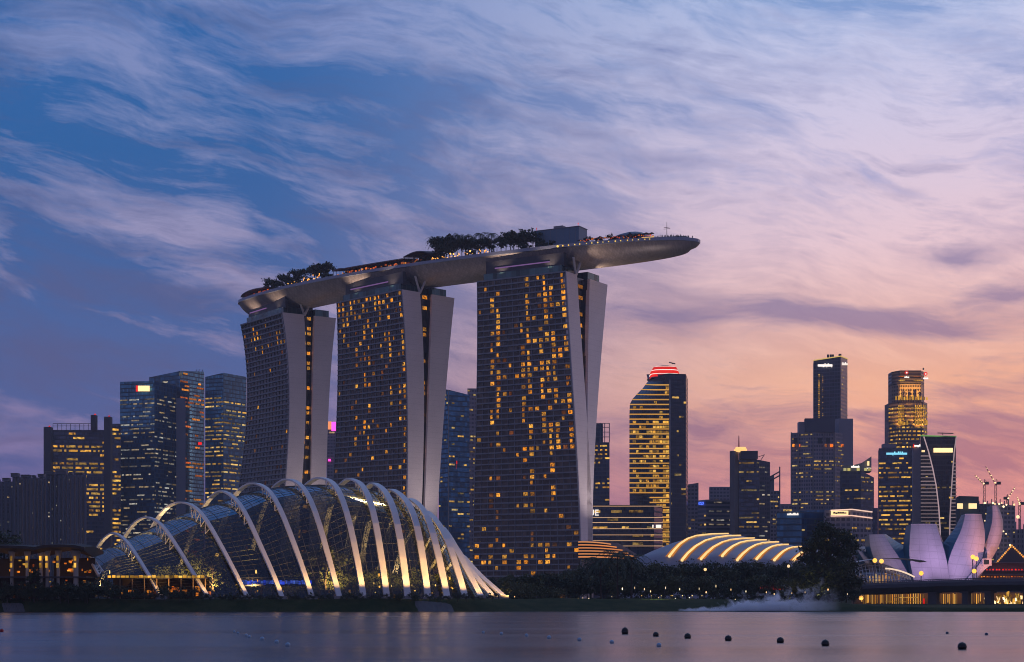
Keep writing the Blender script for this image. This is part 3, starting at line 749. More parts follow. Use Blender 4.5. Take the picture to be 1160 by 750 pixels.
def terrace_parasol():
    o = thing('terrace_parasol', (0,0,0), 'x', 'parasol'); b = MB(); b.tube([(0,0,0),(0,0,2.6)], .06, 5); b.build('pole', DARKM, o)
    b = MB(); b.tube([(0,0,2.2),(0,0,2.6),(0,0,2.9)], [1.5, .8, .05], 8); b.build('canopy', mat('parasol_cloth', (.12,.06,.05), .8), o); return o
def make_person(k):
    o = thing('person', (0,0,0), 'x', 'person')
    bm = bpy.data.meshes.new('body')
    a = (.16, .05, .28)[k]
    V = [(0,0,.95),(0,0,1.15),(0,0,1.4),(0,0,1.52),(0,.01,1.60),(0,.02,1.70),(.1,0,.9),(.12,.02,.5),(.13,0,.08),(.14,-.14,.04),(-.1,0,.9),(-.13,.03,.5),(-.12,.06,.08),(-.13,-.08,.04),
         (.19,0,1.41),(.25,a*.3,1.14),(.24,-a,.92),(.24,-a-.06,.82),(-.19,0,1.41),(-.25,.02,1.14),(-.22,-a*.8,.93),(-.22,-a,.83)]
    E = [(0,1),(1,2),(2,3),(3,4),(4,5),(0,6),(6,7),(7,8),(8,9),(0,10),(10,11),(11,12),(12,13),(2,14),(14,15),(15,16),(16,17),(2,18),(18,19),(19,20),(20,21)]
    Rr = [.15,.14,.15,.06,.10,.09,.09,.065,.045,.04,.09,.065,.045,.04,.06,.045,.035,.035,.06,.045,.035,.035]
    bm.from_pydata(V, E, []); ob = bpy.data.objects.new('body', bm); COL.objects.link(ob); ob.parent = o
    md = ob.modifiers.new('skin', 'SKIN')
    for q, r in zip(bm.skin_vertices[0].data, Rr): q.radius = (r, r)
    bm.skin_vertices[0].data[0].use_root = True
    bm.materials.append(mat(f'dark_clothes{k}', ((.03,.03,.05),(.08,.05,.05),(.04,.06,.07))[k], .8))
    h = MB(); h.ball((0,.03,1.70), .108, 8, 6); h.build('hair', mat('black_hair', (.01,.008,.008), .6), o)
    return o
LAMPO = glow('amber_lamp', (1, .30, .025), (1, .50, .12), 1.4, 3.6)
LAMPY = glow('yellow_lamp', (1, .55, .08), (1, .66, .16), 1.0, 1.6)
RORNG = glow('red_orange_lamp', (1, .07, .015), (1, .25, .03), .4, 1.1)
DORNG = glow('dim_orange_lamp', (1, .12, .03), (1, .34, .06), .15, .8)
deck_items()
for T, pw in zip(HOTEL, (5000, 9000, 12000)):          # uplights on the tower roofs that wash the hull
    for j in (.25, .8):
        p = vlerp(T['fl'][-1], T['fr'][-1], j)-T['d']*.5; l = bpy.data.lights.new('hull_uplight', 'SPOT'); l.energy = pw; l.color = (1, .72, .52); l.shadow_soft_size = .3; l.spot_size = DEG(92); l.spot_blend = .9
        o = bpy.data.objects.new('hull_uplight', l); COL.objects.link(o); o.location = (p.x, p.y, ROOF_Z+.6); o.rotation_euler = (T['d']*.12+Vector((0,0,1))).to_track_quat('-Z', 'Y').to_euler()
for k in (10, 30):                                   # and two on the right end of the nearest tower, washing the pointed end
    T = HOTEL[2]; p = T['wr'][-1]+T['d']*(k-14)+T['L']*1.2; l = bpy.data.lights.new('hull_uplight', 'SPOT'); l.energy = 9000; l.color = (1, .72, .52); l.spot_size = DEG(75); l.spot_blend = .9; l.shadow_soft_size = .3
    o = bpy.data.objects.new('hull_uplight', l); COL.objects.link(o); o.location = (p.x, p.y, ROOF_Z+.6); o.rotation_euler = (T['L']*2.2+Vector((0,0,1))).to_track_quat('-Z', 'Y').to_euler()
for T in HOTEL:                                      # floodlights on the podium that graze the pale end walls
    for w in (T['wr'], T['br']):
        l = bpy.data.lights.new('wall_floodlight', 'SPOT'); l.energy = 38000; l.color = (1, .84, .80); l.spot_size = DEG(75); l.spot_blend = 1.; l.shadow_soft_size = 1.
        p = w[8]+T['L']*26-T['d']*8; o = bpy.data.objects.new('wall_floodlight', l); COL.objects.link(o); o.location = p; o.rotation_euler = (w[38]-p).to_track_quat('-Z', 'Y').to_euler()

# ---------------------------------------------------------------- ribbed glasshouse
# per rib: front leg from the foot to the crest, as seen, then the distance of the foot and of the crest
RIBS = [
 [(183,676),(169,651.5),(153,625.5),(145,613),(139,607.5),(128,603)],
 [(236,676),(222.6,655),(209,631),(191,603),(182,590),(165,585)],
 [(280,676),(272.7,660),(258,630),(243,602.5),(230,579),(220,571),(203,568.5)],
 [(319.6,677),(313,656),(300,628),(286.5,596),(276,572.7),(265,561),(250,555)],
 [(353.7,677),(341,634.5),(328,600),(319.6,576),(307,554),(297,548.5),(285,547)],
 [(384.6,677),(375,639),(364.4,598),(356,570.5),(345,550),(336,544.5),(324,542.5)],
 [(412,677),(407,641),(400.6,607),(392,570.5),(381.4,547.5),(372,542.5),(360,541)],
 [(438.5,678),(436,657),(430.6,614),(425,580),(416,555),(408,545.5),(395,542)],
 [(462,677),(456.7,625),(451,589),(443,565),(434,552.5),(422,546.5)],
 [(485,678),(479,625),(473.7,591),(465.7,573),(455,560),(442,553.5)],
 [(506.5,677),(500,640),(494,614),(486,585),(476,571.5),(463,564)],
 [(527,676.5),(513,625),(508,612),(502,600),(494,588),(481,577.5)],
 [(545,676),(528,643),(515.6,618),(509,607),(499,595)],
 [(558.7,676),(538,652),(527,636.5),(520,625),(510,611)],
 [(571,676),(556,662),(545,653),(534,641),(522,627)],
]
def build_glasshouse():
    root = thing('glasshouse', (-60, 452, 3.1), 'long glass dome under white floodlit arched ribs, on the bank by the water', 'glasshouse')
    curves = []
    for i, pts in enumerate(RIBS):
        Df = 430+max(0, i-10)*2.2; hgt = (677-pts[-1][1])/136; Dd = 8+22*hgt
        x0, x1 = pts[0][0], pts[-1][0]
        front = []
        for px, py in pts:
            q = (x0-px)/(x0-x1); front.append((q, at(px, py, Df+Dd*q)))
        Fp, A = front[0][1], front[-1][1]; h = Vector((A.x-Fp.x, A.y-Fp.y, 0))
        # resample as height over q, then mirror behind the crest
        def zq(q):
            for (qa, pa), (qb, pb) in zip(front, front[1:]):
                if q <= qb: t = (q-qa)/(qb-qa) if qb > qa else 0; return pa.z+(pb.z-pa.z)*t
            return front[-1][1].z
        qs = [0, .06, .12, .2, .28, .36, .44, .52, .6, .68, .76, .83, .89, .95, 1.]
        fr = [Vector((Fp.x+h.x*q, Fp.y+h.y*q, zq(q))) for q in qs]
        for _ in range(2): fr = [fr[0]]+[(fr[k-1]+fr[k]*2+fr[k+1])/4 for k in range(1, len(fr)-1)]+[fr[-1]]
        bk = [Vector((A.x+h.x*(1-q)*1.0, A.y+h.y*(1-q)*1.15, fr[len(qs)-1-k].z)) for k, q in enumerate(reversed(qs))][1:]
        full = fr+bk
        for _ in range(2): full = [full[0]]+[(full[k-1]+full[k]*2+full[k+1])/4 for k in range(1, len(full)-1)]+[full[-1]]
        curves.append((full, h.normalized(), hgt))
    # ribs: flat box arches; the wide face looks outwards
    for i, (c, h, hgt) in enumerate(curves):
        wdir = Vector((h.y, -h.x, 0)) if h.y > 0 else Vector((-h.y, h.x, 0))
        rows = []
        for k, p in enumerate(c):
            t = (c[min(k+1, len(c)-1)]-c[max(0, k-1)]).normalized(); n = t.cross(wdir).normalized()
            if n.dot(p-Vector((c[0].x+c[-1].x, c[0].y+c[-1].y, 0))/2) < 0: n = -n
            w = (.50+.36*min(1, i/8.)); dp = .22
            rows.append([p+wdir*w+n*dp, p+wdir*w-n*dp, p-wdir*w-n*dp, p-wdir*w+n*dp])
        b = MB(); b.grid(rows, closed=True); b.add(rows[0]); b.add(rows[-1]); b.build('rib', WHITEST, root)
        b = MB(); b.box(c[0]+Vector((0,0,-.4)), (1.3,0,0), (0,1.2,0), (0,0,.8)); b.build('footing', CONC, root)
    # glass shell just inside the ribs, and its steel lattice
    rings = []
    N = len(curves[0][0])
    def inner(c, k, kz): m_ = (c[0]+c[-1])/2; m_.z = 3.; return [Vector((m_.x+(p.x-m_.x)*k, m_.y+(p.y-m_.y)*k, 3.+(p.z-3.)*kz)) for p in c]
    base = [inner(c, .90, min(.945, .80+.033*i)) for i, (c, h, g_) in enumerate(curves)]
    # the low tail beyond the first rib
    first = base[0]; m_ = (first[0]+first[-1])/2
    tail = at(84, 668, 452); tail.z = 4
    for q in (.0, .25, .5, .75):
        k = math.sin(math.pi/2*(.18+.82*q))
        cc = vlerp(tail, m_, q); rings.append([Vector((cc.x+(p.x-m_.x)*k, cc.y+(p.y-m_.y)*k, 3+(p.z-3)*k)) for p in first])
    for a, b in zip(base, base[1:]):
        for q in (0, .5): rings.append([vlerp(p, r, q) for p, r in zip(a, b)])
    rings.append(base[-1])
    end = base[-1]; m2 = (end[0]+end[-1])/2+Vector((6, 0, 0)); m2.z = 3; rings.append([vlerp(p, m2, .8) for p in end])
    sh = MB(); sh.grid([r[:10] for r in rings]); sh.build('glass_shell', shell_glass('shell_glass', .06, (.62, .58, .46, 1)), root, smooth=True)
    sh = MB(); sh.grid([r[9:] for r in rings]); sh.build('upper_glass', shell_glass('upper_glass', .30, (.34, .36, .36, 1)), root, smooth=True)
    lat = MB()
    for r in rings: lat.tube(r, .09, 4, cap=False)
    for a, b in zip(rings, rings[1:]):
        mid = [(p+q)/2 for p, q in zip(a, b)]; lat.tube(mid, .06, 4, cap=False)
    for k in range(0, N):
        lat.tube([r[k] for r in rings], .07, 4, cap=False)
        if k < N-1: lat.tube([(r[k]+r[k+1])/2 for r in rings], .05, 4, cap=False)
    lat.build('steel_lattice', mat('lattice_steel', (.08,.08,.075), .5), root)
    # zigzag struts between rib and shell on the shoulder
    for i, (c, h, hgt) in enumerate(curves):
        b = MB(); inn = base[i]; k0, k1 = 7, 11
        prev = None
        for k in range(k0, k1):
            p = c[k]; q = (inn[k]+inn[k+1])/2
            b.tube([p, q], .14, 5, cap=False); b.tube([q, c[k+1]], .14, 5, cap=False)
        b.build('strut_truss', WHITEST, root)
    # floodlights at the rib feet
    for i, (c, h, hgt) in enumerate(curves):
        p = c[0]-h*4.8; p.z = c[0].z+.4
        tgt = c[7]
        l = bpy.data.lights.new('rib_floodlight', 'SPOT'); l.energy = 15000*(1.0 if i > 3 else .8)*(max(.3, hgt)); l.color = (1, .54, .17); l.spot_size = math.radians(60); l.spot_blend = .7; l.shadow_soft_size = .15
        o = bpy.data.objects.new('rib_floodlight', l); COL.objects.link(o); o.location = p; o.rotation_euler = (tgt-p).to_track_quat('-Z', 'Y').to_euler()
    for i in range(1, len(curves)-3, 2):                         # back legs glow a little from within
        c, h, hgt = curves[i]; p = c[-1]-h*3; p.z = 5
        l = bpy.data.lights.new('back_floodlight', 'SPOT'); l.energy = 90000*hgt; l.color = (1, .66, .30); l.spot_size = math.radians(50); l.spot_blend = .8
        o = bpy.data.objects.new('back_floodlight', l); COL.objects.link(o); o.location = p; o.rotation_euler = (c[-9]-p).to_track_quat('-Z', 'Y').to_euler()
    return curves, base
def shell_glass(nm, f0, tint):
    m = bpy.data.materials.new(nm); m.use_nodes = True; g = G(m.node_tree); g.n.clear()
    out = g.new('ShaderNodeOutputMaterial'); tr = g.new('ShaderNodeBsdfTransparent'); gl_ = g.new('ShaderNodeBsdfGlossy'); mx = g.new('ShaderNodeMixShader')
    tr.inputs['Color'].default_value = tint; gl_.inputs['Roughness'].default_value = .08; gl_.inputs['Color'].default_value = (.8, .9, 1, 1)
    lw = g.new('ShaderNodeLayerWeight'); lw.inputs['Blend'].default_value = .35
    g.l.new(g.m('ADD', f0, g.m('MULTIPLY', g.m('POWER', lw.outputs['Facing'], 2.0), .8)), mx.inputs[0]); g.l.new(tr.outputs[0], mx.inputs[1]); g.l.new(gl_.outputs[0], mx.inputs[2]); g.l.new(mx.outputs[0], out.inputs[0])
    return m
GCURVES, GBASE = build_glasshouse()

def glasshouse_inside():
    # terrace cafe with lit fascia, under the low end of the shell
    D = 434; x0, x1 = gx(124, D), gx(234, D)
    r = thing('terrace_cafe', ((x0+x1)/2, D, 3.1), 'long terrace cafe with a gold-lit canopy edge inside the low end of the glass dome', 'cafe')
    b = MB(); b.bx(x0, x1, D-2, D+6, zz(655.5, D), zz(653.5, D)); b.build('canopy', DARKM, r)
    for k in range(22):
        a = x0+(x1-x0)*k/22; b = MB(); b.bx(a+.05, a+(x1-x0)/22*(.75+.2*rnd()), D-2.12, D-2.02, zz(654.6, D), zz(651.6+.9*rnd(), D)); b.build('fascia_light', GOLD, r)
    for k in range(9):
        a = x0+(x1-x0)*k/8.; b = MB(); b.bx(a-.12, a+.12, D-1.8, D-1.5, 3, zz(655.5, D)); b.build('post', mat('cafe_post', (.25,.16,.08), .6), r)
    for k in range(20):
        a = x0+(x1-x0)*rnd(); w = .4+1.1*rnd(); z0 = zz(676-7*rnd(), D); b = MB(); b.bx(a, a+w, D+1, D+1.2, z0, z0+.5+1.0*rnd()); b.build('lit_panel', ORNG, r)
    b = MB(); b.bx(x0, x1, D+4, D+4.3, 3, zz(655.5, D)); b.build('rear_wall', mat('cafe_wall', (.045,.03,.02), .85), r)
    # blue-lit stage strip
    D = 442; r = thing('event_stage', (gx(314, D), D, 3.1), 'low stage with a bright blue lit edge inside the glass dome', 'stage')
    for k in range(26):
        a = gx(274+3.05*k, D); b = MB(); b.bx(a, a+.6, D-.1, D+.1, zz(661.5+1.2*rnd()-.03*k, D), zz(656.8+1.4*rnd(), D)); b.build('edge_light', BLUEL, r)
    b = MB(); b.bx(gx(270, D), gx(358, D), D+.2, D+5, zz(664, D), zz(655.5, D)); b.build('platform', DARKM, r)
    b = MB(); b.bx(gx(268, D), gx(362, D), D-.6, D+6, zz(655, D), zz(653.8, D)); b.build('canopy', DARKM, r)
    # planting and lamps
    for k in range(34):
        px = 145+360*(k+.6*rnd())/34; D = 448+14*rnd(); h = (7+9*rnd())*(1 if 230 < px < 430 else .62)
        plant(f'house_tree{k%2}', lambda: make_tree('indoor_tree', 10, 4.6, ('round', 'flat')[k % 2], 30, 60, .36, LEAF2), gx(px, D), D, 3., h/10., 'dark tree growing inside the glass dome', 'trees inside the glass dome')
    for k in range(46):
        px = 120+440*rnd(); D = 437+20*rnd() if px < 520 else 434; py = 640+32*rnd() if rnd() < .45 else 662+11*rnd()
        p = at(px, py, D); h = p.z-3
        def lamp():
            o = thing('garden_lamp', (0,0,0), 'x', 'lamp'); b = MB(); b.ball((0,0,0), .22, 8, 6); b.build('globe', LAMPG, o); b = MB(); b.tube([(0,0,-3),(0,0,-.15)], .04, 5); b.build('post', DARKM, o); return o
        plant('garden_lamp', lamp, p.x, p.y, p.z, .6+.7*rnd(), 'small warm lamp among the planting inside the glass dome', 'lamps inside the glass dome', sz=max(.4, h/3.))
    p = at(246, 628.5, 446); plant('garden_lamp', None, p.x, p.y, p.z, 2.2, 'largest amber lamp hanging high inside the low end of the glass dome')
    for k in range(9):                                            # lights those lamps give to the planting
        px = 150+45*k; l = bpy.data.lights.new('garden_light', 'SPOT'); l.energy = 12000; l.color = (1, .66, .24); l.shadow_soft_size = .5; l.spot_size = math.radians(125); l.spot_blend = .8
        o = bpy.data.objects.new('garden_light', l); COL.objects.link(o); p = at(px, 668, 441+3*(k % 3)); o.location = p; o.rotation_euler = Vector((0, .75, 1)).to_track_quat('-Z', 'Y').to_euler()
    # shrubs along the crest of the bank
    for k in range(52):
        px = 92+470*(k+.7*rnd())/52; D = 420+2.2*rnd(); sc = .32+.42*rnd() if px > 215 else .65+.65*rnd()
        plant('bank_shrub', lambda: make_tree('bank_shrub', 3.2, 2.2, 'round', 14, 40, .2, cat='shrub'), gx(px, D), D, 2.6, sc*(1.5 if px < 125 else 1), 'dark low shrub along the crest of the bank below the glass dome', 'shrubs on the bank crest')
LAMPG = glow('garden_glow', (1, .42, .04), (1, .72, .22), .8, 2.6)
glasshouse_inside()

# short truss rib at the low tail of the dome
def tail_rib():
    r = thing('tail_strut', at(100, 660, 431), 'short white trussed strut leaning over the low tail of the glass dome', 'strut')
    a, b_ = at(97, 626, 438), at(112, 652, 431); c, d = at(100, 625, 440), at(117, 648, 436)
    b = MB(); b.tube([a, b_], .45, 6); b.build('chord', WHITEST, r); b = MB(); b.tube([c, d], .3, 6); b.build('chord', WHITEST, r)
    b = MB()
    for k in range(5):
        p, q = vlerp(a, b_, k/5.), vlerp(c, d, (k+.5)/5.); b.tube([p, q], .14, 5); b.tube([q, vlerp(a, b_, (k+1)/5.)], .14, 5)
    b.build('bracing', WHITEST, r)
    b = MB(); b.tube([at(98, 640, 437), at(97, 668, 434)], .3, 6); b.build('prop', WHITEST, r)
tail_rib()

# ---------------------------------------------------------------- pavilion at the left edge
def garden_pavilion():
    D = 424
    for (pa, pb, ytop, lab) in ((-40, 44, 618.5, 'open garden pavilion with a broad dark roof, cut off by the edge of the picture'), (44.5, 101, 617.5, 'garden pavilion with a flared dark roof beside the tail of the glass dome')):
        x0, x1 = gx(pa, D), gx(pb, D); zt = zz(ytop, D); r = thing('garden_pavilion', ((x0+x1)/2, D+5, 3), lab, 'pavilion')
        rows = []
        for j in range(13):
            x = x0+(x1-x0)*j/12.; e = abs(j-6)/6.
            drop = .9*e**3 if pb > 50 else .5*e**3
            rows.append([(x, D-5, zt-.6-drop), (x, D-5, zt-drop*.8), (x, D+5, zt+.5-drop*.7), (x, D+15, zt-.2-drop), (x, D+15, zt-.9-drop), (x, D+5, zt-1.4-1.1*(math.cos(math.pi*2*j/12.*(1 if pb > 50 else 1.5))*.5+.5)-drop*.5)])
        b = MB(); b.grid(rows, closed=True); b.add(rows[0]); b.add(rows[-1][::-1]); b.build('roof', mat('timber_roof', (.055,.038,.03), .8, vary=.3), r)
        for px in ((13.5, 31) if pa < 0 else (46.5, 53.5, 66, 86)):
            x = gx(px, D); b = MB(); w = .75 if px == 86 else .5
            b.tube([(x, D, 2.5), (x, D, zt-4.6), (x, D, zt-3.4), (x, D, zt-1.4)], [w*.9, w*.8, w*1.1, w*1.8], 10); cpart = b.build('column', mat('column_plaster', (.42,.38,.34), .7), r)
            for dz in (632.5, 640.5):
                b = MB(); b.tube([(x, D-w-.25, zz(dz+2.6, D)), (x, D-w-.25, zz(dz-2.6, D))], .3, 8); b.build('column_lamp', GOLD, r)
        b = MB(); b.bx(x0+1, x1-1, D+10, D+10.4, 3, zt-3); b.build('rear_wall', mat('cafe_wall', (.045,.03,.02), .85), r)
        b = MB(); b.bx(x0+.5, x1-.5, D-1, D+9, zz(653, D)-.3, zz(653, D)); b.build('upper_floor', DARKM, r)
        for k in range(34 if pa < 0 else 40):
            px = max(pa, 0)+2+(pb-4-max(pa, 0))*rnd(); q = rnd()
            py = 646+3*rnd() if q < .35 else (633+10*rnd() if q < .5 else 657+20*rnd())
            w = .25+.9*rnd()*(1.6 if q < .35 else 1); x = gx(px, D)
            b = MB(); b.bx(x, min(x+w*.7, x1-.5), D+4, D+4.2, zz(py, D), zz(py, D)+.2+.5*rnd()); b.build('lit_panel', ORNG if rnd() < .7 else GOLD, r)
        l = bpy.data.lights.new('pavilion_light', 'POINT'); l.energy = 150; l.color = (1, .5, .16); l.shadow_soft_size = 1.5
        o = bpy.data.objects.new('pavilion_light', l); COL.objects.link(o); o.location = ((x0+x1)/2, D+4, zt-6)
    for k in range(20):
        px = -4+108*(k+.7*rnd())/20; D2 = 419+3*rnd()
        plant('bank_shrub', None, gx(px, D2), D2, 2.4, .8+.9*rnd(), 'dark shrub in front of the lit garden pavilions', 'shrubs before the pavilions')
    plant('pav_tree', lambda: make_tree('garden_tree', 8, 2.4, 'cone', 22, 50, .25), gx(39, 420), 420, 2.5, 1.15, 'dark pointed tree standing before the gap between the two pavilion roofs')
    plant('pav_tree2', lambda: make_tree('garden_tree', 14, 4.5, 'flat', 24, 50, .35), gx(4, 446), 446, 3, 1.35, 'dark flat-topped tree rising behind the pavilion at the edge of the picture')
    # light stone aprons on the bank
    for pa, pb, lab, nm in ((0, 27, 'pale stone ramp on the dark bank below the garden pavilion', 'stone_ramp'), (466, 512, 'pale rough stone apron on the bank under the ends of the white ribs', 'stone_apron')):
        b = MB(); rows = []
        for j in range(25):
            px = pa+(pb-pa)*j/24.; row = []
            for q in range(9):
                y = 415.6+(5.6 if pa else 4.2)*q/8.; x = gx(px, y)+(8-q)*(.18 if pa else .1); e = 1-(2*j/24.-1)**6
                row.append((x, y, land_z(x, y)-.25+(.42+.22*rnd())*e*(1-(2*q/8.-1)**6)))
            rows.append(row)
        b.grid(rows); o = b.build(nm, STONE, at0=rows[12][4]); tag(o, lab, 'stonework')
garden_pavilion()

# ---------------------------------------------------------------- city towers behind
def win_face(A, B, zl, zr, z0, fh, bw, dens, runs=(1, 4), hfrac=.5, inset=.03, off=.22):
    """runs of lit panes on the upright face between plan points A and B"""
    L = (B-A).length; u = (B-A)/L; n = Vector((u.y, -u.x, 0)); nb = max(1, int(L/bw)); out = []
    if n.dot(Vector((0,0,0))-A) < 0: n = -n
    zt = max(zl, zr); k = 0
    while z0+(k+1)*fh < zt:
        v = k*fh/(zt-z0); i = 0; rb = rnd()
        while i < nb:
            t = (i+.5)/nb; ztop = zl+(zr-zl)*t
            if z0+(k+1)*fh < ztop-.3*fh and rnd() < 1.35*dens(v, t, rb):
                m = min(random.randint(*runs), nb-i); a = A+u*L*(i/nb+inset/nb)+n*off; b = A+u*L*((i+m)/nb-inset/nb)+n*off
                za = z0+(k+.98-hfrac*.82)*fh; zb = z0+(k+.96)*fh
                out.append([Vector((a.x, a.y, za)), Vector((b.x, b.y, za)), Vector((b.x, b.y, zb)), Vector((a.x, a.y, zb))]); i += m
            i += 1
        k += 1
    return out
def block(name, label, cat, chain, mats, wins=(), depthm=32., base=2.5, roofm=None, group=None, parapet=True):
    """chain: (photo column, distance, photo row of the top) for the corners in view, left to right; one facade material per face"""
    P = [Vector((gx(px, D), D, 0)) for px, D, py in chain]; Z = [zz(py, D) for px, D, py in chain]
    root = thing(name, (sum(p.x for p in P)/len(P), sum(p.y for p in P)/len(P)+depthm*.4, base), label, cat, group)
    Q = [p+Vector((p.x/p.y*depthm*.9, depthm, 0)) for p in P]
    if not isinstance(mats, (list, tuple)): mats = [mats]*(len(P)-1)
    for k in range(len(P)-1):
        b = MB(); L = (P[k+1]-P[k]).length
        b.add([(P[k].x, P[k].y, base), (P[k+1].x, P[k+1].y, base), (P[k+1].x, P[k+1].y, Z[k+1]), (P[k].x, P[k].y, Z[k])], [(0, 0), (L, 0), (L, Z[k+1]-base), (0, Z[k]-base)])
        b.build('facade', mats[k], root)
    b = MB(); L = depthm
    for p, q, z, m_ in ((P[0], Q[0], Z[0], 0), (P[-1], Q[-1], Z[-1], 1)):
        b.add([(p.x, p.y, base), (q.x, q.y, base), (q.x, q.y, z), (p.x, p.y, z)], [(0, 0), (L, 0), (L, z-base), (0, z-base)])
    b.add([(Q[-1].x, Q[-1].y, base), (Q[0].x, Q[0].y, base), (Q[0].x, Q[0].y, Z[0]), (Q[-1].x, Q[-1].y, Z[-1])], [(0, 0), (L, 0), (L, Z[-1]-base), (0, Z[0]-base)])
    b.build('side_wall', mats[0], root)
    b = MB()
    for k in range(len(P)-1): b.add([(P[k].x, P[k].y, Z[k]-.6), (P[k+1].x, P[k+1].y, Z[k+1]-.6), (Q[k+1].x, Q[k+1].y, Z[k+1]-.6), (Q[k].x, Q[k].y, Z[k]-.6)])
    b.build('roof', roofm or ROOFD, root)
    for (k, spec) in wins:
        spec = dict(spec); m = spec.pop('m', OFF); nm = spec.pop('nm', 'lit_window'); cap = spec.pop('cap', PARTCAP)
        add_windows(root, win_face(P[k], P[k+1], Z[k], Z[k+1], base, **spec), m, nm, cap)
    return root, P, Z
def ppt(px, py, D): return at(px, py, D)
def strip(root, name, m, px0, px1, py0, py1, D, D1=None, th=.4):
    """a box whose face fills the given photo rectangle at distance D (D1 at its right end)"""
    D1 = D1 or D; a, b = at(px0, (py0+py1)/2, D), at(px1, (py0+py1)/2, D1); h = abs(py1-py0)/2/F*(D+D1)/2
    q = MB(); u = (b-a)/2; n = Vector((u.y, -u.x, 0)).normalized(); n = n if n.y < 0 else -n
    q.box((a+b)/2+n*th*.5, u, n*th*.5, (0, 0, h)); return q.build(name, m, root)
def letters(root, m, px0, px1, py0, py1, D, D1=None, n=8, name='sign_lettering'):
    """an unreadable far sign: a line of upright and cross strokes"""
    D1 = D1 or D; q = MB(); a0, b0 = at(px0, (py0+py1)/2, D), at(px1, (py0+py1)/2, D1); u = (b0-a0); L = u.length; u /= L
    nn = Vector((u.y, -u.x, 0)); nn = nn if nn.y < 0 else -nn; h = abs(py1-py0)/2/F*(D+D1)/2; w = L/n
    c = (a0+b0)/2; q.box(c+nn*.5-Vector((0,0,h*.12)), (b0-a0)/2, nn*.3, (0,0,h*.5))
    for k in range(n):
        c = a0+(b0-a0)*((k+.5)/n)
        if rnd() < .6: q.box(c+nn*.52+Vector((0,0,h*(.55 if rnd() < .8 else -.7))), u*w*(.2+.2*rnd()), nn*.3, (0,0,h*(.25+.2*rnd())))
    return q.build(name, m, root)

GB = facade('blue_glass', (.04,.19,.36), (.02,.06,.11), 4.0, 1.6, .30, .07, .14, .5)
GB2 = facade('deep_blue_glass', (.025,.13,.27), (.016,.05,.09), 4.2, 2.2, .22, .06, .12, .5)
GD = facade('dark_glass', (.05,.075,.14), (.05,.05,.075), 4.0, 1.7, .34, .10, .2, .4)
GH = facade('far_apartment_wall', (.06,.075,.12), (.11,.12,.17), 3.2, 2.4, .35, .42, .4, .1)
GS = facade('pale_stone_grid', (.06,.08,.13), (.32,.28,.32), 4.0, 2.6, .42, .36, .3, .2)
GR = facade('ribbed_bands', (.05,.07,.12), (.26,.24,.29), 4.2, 40., .45, .0, .3, .3)
GW = facade('grey_block', (.06,.07,.11), (.26,.24,.28), 3.6, 3.4, .45, .3, .3, .2)
LOUV = facade('louvred_wall', (.06,.09,.15), (.20,.23,.30), 3.4, 60., .5, .0, .4, .2)
GMATT = facade('matt_dark_glass', (.02,.035,.07), (.028,.036,.06), 4.15, 2.2, .3, .1, .25, .08, vary=.3)
GSM = facade('matt_stone_grid', (.03,.04,.06), (.10,.09,.11), 4.0, 2.6, .42, .36, .4, .05, vary=.3)
def dn(p, lo=0., hi=1., rowk=0.): return lambda v, t, rb: (p*((1-rowk)+rowk*2*rb*rb) if lo <= v <= hi else 0.)

